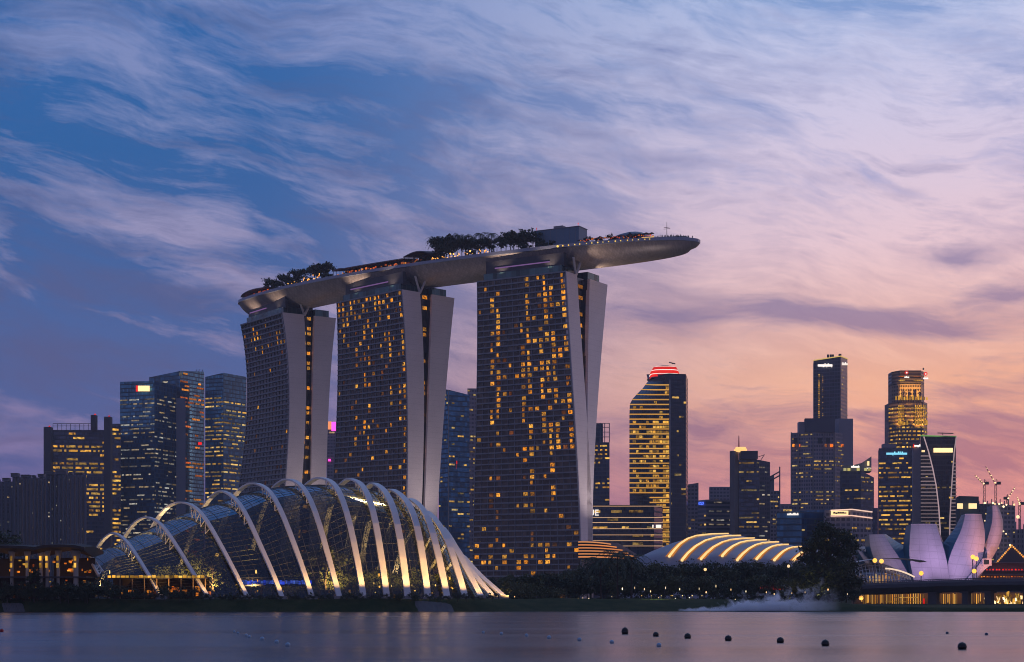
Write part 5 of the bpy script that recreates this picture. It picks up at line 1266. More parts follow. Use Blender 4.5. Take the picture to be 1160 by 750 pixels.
    LOUVL = glow('louvre_glow', (.85,.60,.64), (.9,.65,.7), .14, .3); py = 516  # louvres get a faint glow, standing in for light falling on them
    while py < 640:
        strip(r, 'louvre', LOUVL, 1043, ex(lp, py)-.4, py, py+1.2, D-1, None, 1.6)
        if py > 521: strip(r, 'louvre', LOUVL, ex(rp, py)+.5, 1082.8+min(1, (py-500)/140)*.6, py, py+1.2, D-1, None, 1.6)
        py += 4.1
    for pa, pb in ((1043, 1083.5),): b = MB(); b.tube([at(pa, 493.6, D-1), at(pb, 494.4, D-1)], .45, 4); b.build('roof_line', glow('green_line', (.25,.6,.12), (.3,.7,.2), .5, .6), r)
    strip(r, 'sign_panel', SIGNY, 1057.5, 1079, 507.6, 512.6, D-3, None, .8); b = MB(); b.tube([at(1062, 490.5, D+8), at(1080, 491, D+8)], .4, 4); b.tube([at(1068, 493, D+8), at(1068, 490, D+8)], .3, 4); b.build('roof_crane', DARKM, r)
    strip(r, 'white_sign', SIGNY, 1044, 1047.5, 510, 512.2, D-2, None, .6)
    r, P, Z = block('office_tower', 'plain pale concrete shaft between the near-black slab and the light-framed tower', 'office tower', [(1034, 1405, 507), (1043.4, 1400, 506)], [mat('pale_concrete', (.30,.25,.26), .7)], [], 26)
    strip(r, 'red_sign', RED, 1034.3, 1035.6, 503, 507, 1403, None, .5); letters(r, SIGNW, 1035.6, 1042.5, 503.2, 506.6, 1402, None, 4)
    D = 1300
    r, P, Z = block('office_building', 'dark windowless block with two square white screens', 'office building', [(1083.5, D, 563), (1087, D-5, 561.8), (1108.8, D, 562.5)], [mat('dark_block', (.025,.055,.065), .5)]*2, [], 26)
    for a, b_ in ((1084.2, 1090.6), (1097.2, 1106.4)): strip(r, 'white_screen', SIGNY, a, b_, 570.3, 576.3, D-6, None, .5)
    # construction site with cranes
    D = 1320
    r, P, Z = block('construction_site', 'unfinished concrete tower with work lights below the cranes', 'building site', [(1107, D, 571), (1128, D-6, 570), (1150, D, 573)], [GH, GW], [(k, dict(fh=4.5, bw=4, dens=dn(.16), runs=(1, 1), hfrac=.28, inset=.3, m=OFF)) for k in (0, 1)], 30)
    b = MB()
    for k in range(9): px = 1109+4.8*k; b.tube([at(px, 573, D-2), at(px, 567.5-2*(k % 2), D-2)], .4, 4)
    b.build('starter_column', CONC, r)
    for k in range(22): p = at(1109+41*rnd(), 569+5*rnd() if k < 10 else 575+60*rnd(), D-8); b = MB(); b.ball(p, .55+.4*rnd(), 6, 4); b.build('work_light', WARMW, r)
    r, P, Z = block('construction_site', 'second unfinished frame building with lit open floors at the picture edge', 'building site', [(1146, D-90, 600), (1185, D-90, 598)], [GW], [(0, dict(fh=4.5, bw=3.5, dens=dn(.25), runs=(1, 1), hfrac=.3, inset=.28, m=OFF))], 26)
    b = MB()
    for k in range(9): px = 1146+4.6*k; b.tube([at(px, 668, D-92), at(px, 594-3*(k % 3), D-92)], .5, 4)
    b.build('frame_column', CONC, r)
    for (mx, base_y, top_y, jx, jy, cx_, lab) in ((1115, 572, 549, 1104.3, 538.5, 1118, 'luffing tower crane with its jib raised towards the left, lower of the pair'), (1128, 571, 549, 1116.5, 528.5, 1131.5, 'luffing tower crane with the longer raised jib, higher of the pair'), (1155, 600, 572, 1152, 563, 1158, 'tower crane with a bright lamp at the picture edge'), (1141, 572, 566, 1149.5, 552, 1139, 'thin raised crane boom standing alone between the pair and the picture edge')):
        r = thing('tower_crane', at(mx, base_y, D), lab, 'crane'); cr_m = mat('crane_steel', (.20,.13,.10), .6)
        b = MB(); p, q = at(mx, base_y, D), at(mx, top_y, D)
        for ox in (-.8, .8): b.tube([p+Vector((ox,0,0)), q+Vector((ox,0,0))], .22, 4)
        for k in range(8): b.tube([vlerp(p, q, k/8)+Vector((.8*(-1)**k,0,0)), vlerp(p, q, (k+1)/8)-Vector((.8*(-1)**k,0,0))], .14, 4)
        b.build('mast', cr_m, r)
        b = MB(); t = at(jx, jy, D-6)
        for o_ in (Vector((0,0,.7)), Vector((0,0,-.7))): b.tube([q+o_, t+o_*.3], .2, 4)
        for k in range(10): b.tube([vlerp(q, t, k/10)+Vector((0,0,.7*(1-.7*k/10)*(-1)**k)), vlerp(q, t, (k+1)/10)-Vector((0,0,.7*(1-.7*k/10)*(-1)**k))], .13, 4)
        b.build('jib', cr_m, r)
        b = MB(); e = at(cx_, top_y-2.5, D+2); b.tube([q, e], .4, 4); b.box(e+Vector((0,0,-.6)), (1.3,0,0), (0,1,0), (0,0,1.1)); b.tube([q, at(mx+.5, top_y-6, D)], .25, 4); b.tube([at(mx+.5, top_y-6, D), e], .15, 4); b.build('counterweight', DARKM, r)
        for k in range(5): b = MB(); b.ball(vlerp(q, t, .1+.2*k)+Vector((0,-1,0)), .45+.25*(k == 0), 6, 4); b.build('work_light', WARMW, r)
    b = MB(); b.ball(at(1153, 585.5, D-100), 1.3, 8, 6); tag(b.build('flood_lamp', WARMW, at0=at(1153, 585.5, D-100)), 'bright white work lamp on the frame building at the picture edge', 'lamp')
skyline()

# ---------------------------------------------------------------- ribbed roofs with light stripes
def striped_roof():
    D0, D1 = 830., 880.
    r = thing('ribbed_roof', at(815, 640, 850), 'low white domed roof crossed by eight glowing arched stripes, behind the shore trees', 'hall')
    arcs = [[(758,630.5),(764,623),(770,616.5),(779,610.5),(789,607),(806,605),(825,604.5)],
            [(772.4,635),(779,627),(788,619),(799,612.5),(811,609),(825,607),(839,606.6)],
            [(794,633.5),(800,627),(808,620),(818,614.5),(828,611.5),(841,610),(854.5,609.6)],
            [(818,630),(823,624.5),(830,619),(838,615),(847,612.8),(857,611.8),(868,611.6)],
            [(835,634.7),(841,628),(848,622),(856,617.5),(864,615.2),(873,614.2),(882,614)],
            [(857,633.5),(862,628),(868,622.8),(874,619.5),(880,617.8),(886,617),(893,616.8)],
            [(877,634.7),(882,629.5),(887,625),(892,622),(897,620.3),(902,619.5),(907.6,619.2)],
            [(899,634.7),(903,630.5),(907,627),(911,624.5),(915,622.8),(919,621.7),(923,621.2)]]
    def pt(p, k): q = k/6.; return at(p[0], p[1], D0+(D1-D0)*q)
    A = [[pt(p, k) for k, p in enumerate(a)] for a in arcs]
    lefts = []
    for dx, sc in ((-55, .05), (-46, .42), (-34, .68), (-17, .88)):
        a = arcs[0]; lefts.append([at(a[k][0]+dx*(1-.18*k/6), 640-(640-a[k][1])*sc*(1 if k else 1), D0+(D1-D0)*k/6.) for k in range(7)])
    rt = arcs[-1]; rights = [[at(p[0]+d_, p[1]+(640-p[1])*s_, D0+(D1-D0)*k/6.) for k, p in enumerate(rt)] for d_, s_ in ((14, .2), (24, .55), (30, .98))]
    sec = []
    body = lefts+[[vlerp(p, q, t) for p, q in zip(a, b)] for a, b in zip(A, A[1:]) for t in (0, .33, .67)]+[A[-1]]+rights
    full = []
    for s_ in body:
        s_ = [Vector((p.x, p.y, p.z-.25)) for p in s_]
        b0 = Vector((s_[0].x-4, s_[0].y-3, 3.)); crest = s_[-1]
        back = [Vector((crest.x+10*k, crest.y+14*k, 3+(crest.z-3)*(1-(k/3.)**2))) for k in (1, 2, 3)]
        full.append([b0]+s_+back)
    b = MB(); b.grid(full); b.build('roof', mat('white_membrane', (.30,.32,.38), .5, vary=.08, vscale=.06), r, smooth=True)
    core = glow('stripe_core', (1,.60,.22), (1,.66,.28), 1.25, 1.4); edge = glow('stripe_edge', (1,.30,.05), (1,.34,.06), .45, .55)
    for i, a in enumerate(A):
        b = MB(); b.tube([p+Vector((0,-.4,.1)) for p in a], [.72*(1-.55*k/6.) for k in range(7)], 6); b.build('light_stripe', core, r)
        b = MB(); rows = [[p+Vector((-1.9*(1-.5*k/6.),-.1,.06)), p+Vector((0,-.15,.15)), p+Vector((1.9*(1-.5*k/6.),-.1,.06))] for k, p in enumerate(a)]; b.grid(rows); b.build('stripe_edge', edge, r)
    # far roof with orange edges seen past the nearest hotel tower
    D = 950.; r = thing('layered_roof', at(690, 640, D), 'low roof of curved layers with orange-lit edges beside the foot of the nearest hotel tower', 'hall')
    for k in range(6):
        y = 613+3.4*k; xr = 692+6.5*k
        rows = []
        for j in range(11):
            t = j/10.; px = 655+(xr-655)*t; yy = y+3.6*t*t-1.0*t; p = at(px, yy, D-6*k*0+10*t); rows.append([p+Vector((0,18,.2)), p+Vector((0,-.4,0)), p+Vector((0,-.4,-1.0)), p+Vector((0,18,-1.2))])
        b = MB(); b.grid(rows, closed=True); b.build('roof_layer', mat('roof_layer', (.35,.26,.22), .6), r)
        b = MB(); b.tube([w[1]+Vector((0,-.35,-.5)) for w in rows], .3, 5); b.build('edge_light', glow('edge_orange', (1,.32,.08), (1,.40,.14), .7, .95), r)
    b = MB(); b.add([at(655, 613, D+17), at(700, 615, D+20), at(735, 636, D+22), at(735, 672, D+22), at(655, 672, D+17)]); b.build('rear_wall', mat('roof_layer', (.35,.26,.22)), r)
striped_roof()

# ---------------------------------------------------------------- lotus-shaped museum
def museum():
    D = 800.
    root = thing('lotus_museum', at(1062, 668, D), 'white lotus-shaped museum of curved petals lit violet, beyond the low bridge', 'museum')
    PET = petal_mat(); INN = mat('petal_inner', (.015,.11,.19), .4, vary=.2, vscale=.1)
    def smooth_line(pts, n=14):
        xs = np.linspace(0, 1, len(pts)); t = np.linspace(0, 1, n); out = []
        P = np.array([[p.x, p.y, p.z] for p in pts])
        for q in t:
            i = min(int(q*(len(pts)-1)), len(pts)-2); f = q*(len(pts)-1)-i
            p0, p1, p2, p3 = P[max(0, i-1)], P[i], P[i+1], P[min(len(pts)-1, i+2)]
            out.append(Vector(.5*((2*p1)+(p2-p0)*f+(2*p0-5*p1+4*p2-p3)*f*f+(3*p1-p0-3*p2+p3)*f**3)))
        return out
    def petal(FL, FR, BL, BR, o=0., bulge=3.):
        fl, fr = [smooth_line([at(x, y, D+o) for x, y in q]) for q in (FL, FR)]
        n = len(fl)
        bl = smooth_line([at(x, y, D+o+14-8*k/(len(BL)-1)) for k, (x, y) in enumerate(BL)]) if BL else [p+Vector((.5, 12, -.3)) for p in fl]
        br = smooth_line([at(x, y, D+o+14-8*k/(len(BR)-1)) for k, (x, y) in enumerate(BR)]) if BR else [p+Vector((-.5, 12, -.3)) for p in fr]
        rows = []
        for k in range(n):
            rows.append([vlerp(fl[k], fr[k], j/8.)+Vector((0, -bulge*(1-(2*j/8.-1)**2)-4.*math.sin(math.pi*.5*k/(n-1)), 0)) for j in range(9)])
        f = MB(); f.grid(rows, [[(j, k) for j in range(9)] for k in range(n)]); o_ = f.build('petal', PET, root, smooth=True)
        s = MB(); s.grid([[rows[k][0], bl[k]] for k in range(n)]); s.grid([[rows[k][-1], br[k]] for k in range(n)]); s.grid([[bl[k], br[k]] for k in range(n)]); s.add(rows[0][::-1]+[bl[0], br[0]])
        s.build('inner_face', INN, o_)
        e = MB(); e.tube(rows[0], .22, 5); e.build('top_rim', PET, o_)
        return o_
    petal([(971,619.5),(972,626),(976,634),(992,662)], [(974,620),(978,628),(984,636),(1002,662)], None, [(982,619),(986,625),(990,632),(1006,660)], 14, 1.)
    petal([(984.5,606),(985,620),(990,636),(1008,664)], [(1001.5,605.5),(1008,618),(1018,634),(1034,664)], None, [(1003.5,605),(1015,613),(1028,623),(1036,650)], 6, 2.)
    petal([(1124,573),(1123,590),(1116,612),(1106,632),(1094,664)], [(1130.5,573.3),(1135,590),(1132,612),(1122,632),(1100,664)], [(1118.3,574),(1116.6,588),(1113.5,602),(1108,622),(1096,650)], None, 8, 2.)
    petal([(1093.5,582.5),(1088,600),(1079,618),(1072,636),(1066,664)], [(1111.8,583),(1114.5,602),(1113,622),(1108,640),(1096,664)], [(1089,583.5),(1081,599),(1071,612),(1066,622),(1066,650)], None, 2, 3.)
    petal([(1032,594),(1029.5,610),(1028.5,632),(1034,664)], [(1060.3,594),(1065,612),(1070,634),(1074,664)], None, [(1062,596),(1066.5,609),(1071,622),(1076,650)], 0, 3.)
    # short petal that ends in a square window
    p = petal([(1112.5,633.5),(1106,642),(1098,650),(1086,664)], [(1121.5,640.5),(1113,646.5),(1105,654),(1094,668)], None, None, -4, .6)
    strip(p, 'window_frame', PET, 1112.6, 1122.4, 632.8, 641, D-8, D-6, .6); strip(p, 'window_pane', mat('dark_pane', (.02,.03,.03), .2), 1114.6, 1120.6, 634.4, 639.4, D-8.8, D-6.8, .2)
    b = MB(); b.prism([(gx(px, Dd), Dd) for px, Dd in ((1000, D+4), (1108, D+4), (1108, D+30), (1000, D+30))], 2.5, zz(656, D)); b.build('base', mat('museum_base', (.25,.20,.19), .7), root)
    for px, py, e, c in ((1046, 672, 30000, (.72,.50,1)), (1090, 672, 38000, (.74,.52,1)), (1140, 664, 70000, (1,.40,.28)), (996, 668, 8000, (1,.72,.6))):
        l = bpy.data.lights.new('museum_floodlight', 'SPOT'); l.energy = e; l.color = c; l.spot_size = DEG(70); l.spot_blend = .9; l.shadow_soft_size = .5
        p = at(px, py, D-34); p.z = 8; o = bpy.data.objects.new('museum_floodlight', l); COL.objects.link(o); o.location = p; o.rotation_euler = (at(px-2, 612, D)-p).to_track_quat('-Z', 'Y').to_euler()
    # glass canopies in front
    r = thing('glass_canopy', at(1000, 668, 740), 'low lattice glass canopy with a light arc and thin blade roof, before the lotus museum', 'canopy')
    rows = []
    for j in range(13):
        a = math.pi*j/12.; rows.append([at(968+62*(k/16.)+4*(1-math.sin(a)), 662-(27-9*(k/16.)**1.4)*math.sin(a)*(.55+.45*math.sin(math.pi*(.12+.88*k/16.))), 744+14*math.cos(a)*-1) for k in range(17)])
    b = MB(); b.grid(rows); b.build('glass_skin', canopy_glass(), r, smooth=True)
    b = MB()
    for w in rows[::1]: b.tube(w, .12, 4, cap=False)
    for k in range(17): b.tube([w[k] for w in rows], .14, 4, cap=False)
    b.build('steel_lattice', WHITEST, r)
    b = MB(); n = 14; pr = [[at(968+78*k/n, 638-4.8*math.sin(math.pi*k/n)**.8-(1.2*k/n), 738+o), at(968+78*k/n, 637.4-4.0*math.sin(math.pi*k/n)**.8-(1.2*k/n), 738+o)] for k in range(n+1) for o in (0,)]
    b.grid([[a+Vector((0,-5,0)), c_+Vector((0,-5,.1)), c_+Vector((0,8,.3)), a+Vector((0,8,0))] for a, c_ in pr], closed=True); b.build('blade_roof', mat('blade_roof', (.40,.38,.40), .45), r)
    b = MB(); b.tube([at(1003+33*q, 644+1.2*q+8.5*q*q, 735) for q in [k/10. for k in range(11)]], .38, 6); b.build('light_arc', glow('arc_white', (1,.72,.5), (1,.75,.55), .9, 1.), r)
    for k in range(14): strip(r, 'lit_panel', GOLD if rnd() < .5 else OFF, 970+3.6*k, 972+3.6*k, 653-4*rnd(), 661, 750, None, .3)
    for px, py in ((991, 635.5), (998.5, 636.3), (1043.5, 650), (1102, 631.5), (1106, 633.5), (1103.5, 647.5)):
        p = at(px, py, 690); r2 = thing('street_lamp', (p.x, p.y, 9), f'amber street lamp {dict([(991,"above the blade canopy, with a twin beside it"),(998.5,"standing over the lattice glass canopy roof"),(1043.5,"in front of the middle museum petal"),(1102,"tall and thin before the tallest petal"),(1106,"tall, right beside another before the tallest petal"),(1103.5,"low, before the short petal with the square window")])[px]}', 'street lamp')
        b = MB(); b.tube([(p.x, p.y, 8), p], .22, 5); b.build('post', mat('lamp_post', (.22,.20,.20), .5), r2); b = MB(); b.ball(p+Vector((0,-.1,.2)), .95, 10, 6); b.build('lamp_head', glow('street_amber', (1,.42,.06), (1,.46,.10), 1.8, 2.2), r2)
def petal_mat():
    m = bpy.data.materials.new('petal_skin'); m.use_nodes = True; g = G(m.node_tree); b = g.n['Principled BSDF']
    uv = g.new('ShaderNodeUVMap'); sp = g.new('ShaderNodeSeparateXYZ'); g.l.new(uv.outputs[0], sp.inputs[0])
    se = g.m('MAXIMUM', g.m('LESS_THAN', g.m('FRACT', g.m('MULTIPLY', sp.outputs[0], .5)), .07), g.m('LESS_THAN', g.m('FRACT', g.m('MULTIPLY', sp.outputs[1], .7)), .10))
    tc = g.new('ShaderNodeTexCoord'); n = g.noise(tc.outputs['Object'], .12, 5, .65)
    k = g.m('SUBTRACT', g.m('ADD', .72, g.m('MULTIPLY', n, .5)), g.m('MULTIPLY', se, .16))
    g.l.new(g.mix(1., (.56,.50,.52,1), g.xyz(k, k, k), 'MULTIPLY'), b.inputs['Base Color']); b.inputs['Roughness'].default_value = .5
    return m
def canopy_glass():
    m = bpy.data.materials.new('canopy_glass'); m.use_nodes = True; g = G(m.node_tree); g.n.clear()
    out = g.new('ShaderNodeOutputMaterial'); tr = g.new('ShaderNodeBsdfTransparent'); gl_ = g.new('ShaderNodeBsdfGlossy'); mx = g.new('ShaderNodeMixShader')
    tr.inputs['Color'].default_value = (.75, .7, .68, 1); gl_.inputs['Roughness'].default_value = .2; mx.inputs[0].default_value = .22
    g.l.new(tr.outputs[0], mx.inputs[1]); g.l.new(gl_.outputs[0], mx.inputs[2]); g.l.new(mx.outputs[0], out.inputs[0]); return m
museum()

# ---------------------------------------------------------------- bridge, lit arcade, mall terraces
def bridge():
    r = thing('road_bridge', at(1080, 665, 600), 'low dark road bridge on broad piers at the edge of the picture', 'bridge')
    a, b_ = Vector((gx(968, 640), 640, 0)), Vector((gx(1215, 575), 575, 0)); u = (b_-a); n = Vector((u.y, -u.x, 0)).normalized()
    n = n if n.y < 0 else -n
    N = 24; rows, rail = [], []
    for k in range(N+1):
        t = k/N; p = a+u*t; zt = 8.2+1.3*math.sin(math.pi*.5*min(1, t*1.3)); 
        rows.append([p+n*0+Vector((0,0,zt)), p+n*.9+Vector((0,0,zt-.3)), p+n*.9+Vector((0,0,zt-1.5)), p-n*2+Vector((0,0,zt-3.6)), p-n*16+Vector((0,0,zt-3.6)), p-n*19+Vector((0,0,zt-1.5)), p-n*19+Vector((0,0,zt))])
    b = MB(); b.grid(rows, closed=True); b.add(rows[0]); b.build('deck', mat('bridge_concrete', (.085,.085,.10), .75), r)
    b = MB()
    for k in range(N): 
        p, q = rows[k][0], rows[k+1][0]
        b.box((p+q)/2+n*.3+Vector((0,0,.95)), (q-p)/2, n*.12, (0,0,.14)); b.box((p+q)/2+n*.3+Vector((0,0,.3)), (q-p)/2, n*.16, (0,0,.3))
        for j in range(4): b.box(vlerp(p, q, j/4.)+n*.3+Vector((0,0,.5)), u.normalized()*.1, n*.1, (0,0,.5))
    b.build('railing', mat('railing', (.14,.14,.16), .6), r)
    for px, w in ((1051, 3.6), (1088, 2.4), (1114, 2.6), (1158, 2.6)):
        k = (px-PX0)/F; t = (k*a.y-a.x)/(u.x-k*u.y); p = a+u*t-n*4
        b = MB(); b.box(p+Vector((0,0,2.3)), u.normalized()*w*.5, n*1.2, (0,0,3.9)); b.box(p+Vector((0,0,.3)), u.normalized()*(w*.5+.6), n*2, (0,0,.9)); b.box(p+Vector((0,0,5.7)), u.normalized()*(w*.5+.5), n*2, (0,0,.5)); b.build('pier', mat('pier_concrete', (.10,.10,.11), .8), r)
    # arcade behind the bridge; its columns glow gold themselves, standing in for uplighting
    D = 672.
    r = thing('waterfront_arcade', at(1080, 680, D), 'waterfront arcade of gold-lit columns glowing under the bridge', 'arcade')
    b = MB(); b.bx(gx(970, D), gx(1195, D), D+4, D+10, 1., zz(671, D)); b.build('rear_wall', mat('arcade_wall', (.20,.12,.06), .8), r)
    b = MB(); b.bx(gx(965, D), gx(1195, D), D-3, D+4, .6, zz(687.6, D)+1.2); b.build('promenade', mat('quay_stone', (.10,.09,.08), .85), r)
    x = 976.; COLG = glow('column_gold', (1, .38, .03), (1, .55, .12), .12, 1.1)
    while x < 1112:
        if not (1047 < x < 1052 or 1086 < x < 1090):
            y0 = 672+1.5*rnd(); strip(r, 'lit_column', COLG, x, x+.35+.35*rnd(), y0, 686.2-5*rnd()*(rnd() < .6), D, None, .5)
        x += 1.6+1.9*rnd()*rnd()+(.9 if rnd() < .2 else 0)
    for k in range(60): p = at(1115+47*rnd(), 672+14*rnd(), D-1); b = MB(); s_ = .22+.3*rnd(); b.box(p, (s_,0,s_*(rnd()-.5)*2), (0,.2,0), (s_*(rnd()-.5),0,s_*1.8)); b.build('festoon_light', WARMW if rnd() < .35 else GOLD, r)
    strip(r, 'red_panel', RED, 1045.5, 1047.3, 678, 684.5, D-.6, None, .4); strip(r, 'lit_floor_line', GOLD, 1003, 1044, 681.4, 682.2, D-.4, None, .3); strip(r, 'lit_lintel', OFF, 1013, 1040, 676.4, 677.2, D-.4, None, .3)
    p = at(975.5, 677.5, 600); r2 = thing('street_lamp', (p.x, p.y, 1), 'bright orange lamp on the quay at the near end of the bridge', 'street lamp'); b = MB(); b.ball(p, .8, 10, 6); b.build('lamp_head', glow('street_amber', (1,.42,.06), (1,.46,.10), 1.8, 2.2), r2); b = MB(); b.tube([(p.x, p.y, .8), p], .15, 5); b.build('post', DARKM, r2)
    l = bpy.data.lights.new('arcade_light', 'AREA'); l.energy = 300; l.color = (1,.5,.12); l.shape = 'RECTANGLE'; l.size = 70; l.size_y = 1.5
    o = bpy.data.objects.new('arcade_light', l); COL.objects.link(o); o.location = at(1075, 673, D+2); o.rotation_euler = (DEG(25), 0, 0)
    # mall terraces behind with red and amber rows
    D = 900.; r = thing('terraced_mall', at(1135, 660, D), 'low terraced building with rows of red and amber lights right of the museum', 'mall')
    for k, (pa, y0, y1) in enumerate(((1098, 655.5, 664), (1102, 651.5, 656), (1106, 647, 652), (1118, 638, 647.5))):
        strip(r, 'terrace', mat('mall_terrace', (.18,.12,.12), .7), pa, 1180, y0, y1, D+4*k, None, 8)
        strip(r, 'terrace_roof', mat('mall_roof', (.24,.17,.17), .7), pa-1, 1181, y0-.5, y0+.3, D-2+4*k, None, 10)
    for k in range(34):
        px = 1097+66*(k+.5*rnd())/34.; strip(r, 'amber_light', GOLD if rnd() < .6 else ORNG, px, px+1.1+1.2*rnd(), 656.2, 657.3+.8*rnd(), D-9, None, .4)
    for k in range(16): px = 1110+50*(k+.5*rnd())/16.; strip(r, 'amber_light', ORNG, px, px+1.5, 652.6, 653.6+rnd(), D-5, None, .4)
    for k in range(12): px = 1117+44*(k+.3*rnd())/12.; b = MB(); b.ball(at(px, 645.4, D+2), .5, 8, 5); b.build('red_lamp', RED, r)
    D = 960.; r = thing('gabled_pavilion', at(1150, 640, D), 'dark gabled roof outlined with strings of amber bulbs right of the museum', 'pavilion')
    b = MB(); g_ = [at(1127, 640, D), at(1146, 618.5, D), at(1168, 640, D)]; bk = Vector((6, 30, 0)); b.add(g_); b.add([g_[0], g_[1], g_[1]+bk, g_[0]+bk]); b.add([g_[1], g_[2], g_[2]+bk, g_[1]+bk]); b.add([p+bk for p in g_]); b.build('roof', mat('gable_roof', (.06,.06,.08), .7), r)
    b = MB(); b.bx(g_[0].x+2, g_[2].x-2, D+2, D+28, 2.5, g_[0].z); b.build('wall', mat('gable_wall', (.07,.065,.07), .7), r)
    for k in range(26):
        t = k/12.; p = vlerp(g_[0], g_[1], t) if t <= 1 else vlerp(g_[1], g_[2], t-1); b = MB(); b.ball(p+Vector((0,-.4,.3)), .55, 6, 4); b.build('bulb', glow('bulb_amber', (1,.32,.04), (1,.45,.10), .7, 1.4), r)
bridge()

# ---------------------------------------------------------------- wooded shore
def shore_wood():
    def T(key, H, R, kind, ncl, nl, lr, lm=None, nm='shore_tree'): return lambda: make_tree(nm, H, R, kind, ncl, nl, lr, lm)
    top = ((556,652),(575,650),(590,655),(620,652),(650,645),(668,634),(690,633),(705,634),(735,637),(752,634),(765,636),(785,637.5),(800,635.5),(820,634),(845,636),(870,635.5),(890,637),(905,636),(920,636),(990,640))
    def ty(px):
        for (a, ya), (b_, yb_) in zip(top, top[1:]):
            if px <= b_: return ya+(yb_-ya)*max(0, px-a)/(b_-a)
        return 640
    for k in range(30):                                  # the tall row behind
        px = 560+395*(k+.4*(rnd()-.5))/29.; D = 540+60*rnd(); H = zz(ty(px)+9*(rnd()-.22)*rnd(), D)-2.6; v = k % 3
        plant(f'shore{v}', T(v, 12, 5.4, ('round', 'flat', 'round')[v], 42, 60, .42, LEAF2 if v == 1 else LEAF), gx(px, D), D, 2.6, H/12.2, 'dark broad tree in the tall back row of the unlit wooded shore', 'trees of the back row on the wooded shore')
    for k in range(26):                                  # rounder trees in front
        px = 556+400*(k+.5*(rnd()-.5))/25.; D = 468+25*rnd(); H = 4.6+2.6*rnd()+(1.2 if 600 < px < 690 else 0); v = k % 2
        plant(f'front{v}', T(v, 6.5, 3.6, 'round', 34, 60, .28, LEAF2 if v else LEAF), gx(px, D), D, 2.4, H/6.2, 'dark rounded tree in the lower front row of the wooded shore', 'trees of the front row on the wooded shore')
    for k in range(40):
        px = 562+410*(k+.6*rnd())/40.; D = 452+8*rnd()
        plant('bank_shrub', None, gx(px, D), D, 1.9, .45+.55*rnd(), 'low dark shrub where the wooded shore meets the sloping lawn', 'shrubs at the lawn edge')
    for px, py, D, lab in ((590, 659, 447, 'large grey-green rounded bush beside the end of the white ribs'), (625, 664, 450, 'broad grey-green bush on the lawn below the nearest hotel tower')):
        plant('lawn_bush', lambda: make_tree('lawn_bush', 5.5, 4.6, 'round', 40, 60, .25, LEAF2, cat='bush'), gx(px, D), D, 1.5, (zz(py, D)-1.8)/5.4, lab)
    for px, py, D, lab in ((700, 622, 452, 'taller palm silhouetted against the orange-edged layered roof'), (715, 627, 454, 'palm silhouetted before the pale end of the striped domed roof'), (681, 630, 456, 'small palm between the foot of the hotel tower and the taller palm')):
        H = zz(py, D)-2.5; plant('shore_palm', lambda: make_palm('shore_palm', 12, 5.2), gx(px, D), D, 2.5, H/12.4, lab)
    # the big tree before the museum
    D = 470.; H = zz(588, D)-1.5
    r = thing('shore_tree', (gx(939, D), D, 1.5), 'tallest dark spreading tree on the shore, with ragged crown, left of the lotus museum', 'tree')
    b = MB(); cl = []
    for cx_, cy_, cr in ((933,597,10),(928,606,9),(940,603,10),(951,606,12),(960,611,11),(966,619,8),(922,614,9),(916,622,9),(930,618,14),(945,620,16),(958,627,13),(912,634,8),(922,632,13),(938,634,18),(954,640,16),(966,640,7),(926,646,14),(942,650,18),(958,654,16),(915,648,9),(970,660,10),(934,664,17),(952,668,17),(918,662,11),(968,672,9)):
        cl.append((at(cx_, cy_, D+8*(rnd()-.5)), cr/F*D))
    for q, cr in cl:
        for _ in range(int(130*cr)):
            o = Vector((random.gauss(0,1), random.gauss(0,1.2), random.gauss(0,.62)))*cr*.46; b.leaf(q+o, .28+.32*rnd())
    b.build('crown', LEAF, r); t = MB(); base = Vector((gx(939, D), D, 1.2)); t.tube([base, base+Vector((.2,0,7)), base+Vector((-.4,.3,14)), at(933, 598, D)], [.6,.42,.28,.06], 8)
    for q, cr in cl[:20]: z0 = base+Vector((0,0,4+(q.z-base.z)*.45)); t.tube([z0, vlerp(z0, q, .5)+Vector((0,0,.6)), q], [.2,.13,.05], 5, cap=False)
    t.build('trunk', BARK, r)
    # lamps in the park
    def plamp():
        o = thing('park_lamp', (0,0,0), 'x', 'lamp'); b = MB(); b.ball((0,0,0), .26, 8, 6); b.build('globe', LAMPW, o); b = MB(); b.tube([(0,0,-3.2),(0,0,-.2)], .05, 5); b.build('post', DARKM, o); return o
    for k, (px, py) in enumerate(((705,667),(719,666),(730,667.5),(737,670),(754,666),(770,667.5),(792,667),(811,664),(800,671),(828,668),(845,670),(868,671),(897,672),(912,671),(938,668),(960,673),(655,678),(660,677.5),(667,678),(693,676),(625,680),(600,679),(583,676),(877,673),(765,678),(746,677),(781,677),(806,680),(833,679))):
        D = 446+8*rnd(); p = at(px, py, D); plant('park_lamp', plamp, p.x, p.y, p.z, .35+.5*rnd()*rnd(), 'small pale lamp on a post among the trees of the wooded shore', 'lamps of the wooded shore', sz=max(.35, (p.z-1.6)/3.2))
    for px, py, D, lab in ((798, 645.3, 500, 'orange lamp shining from the dark trees under the middle of the striped roof'), (892, 641.5, 500, 'orange lamp in the dark trees under the right end of the striped roof')):
        p = at(px, py, D); plant('park_lamp', None, p.x, p.y-2, p.z, 1.8, lab)
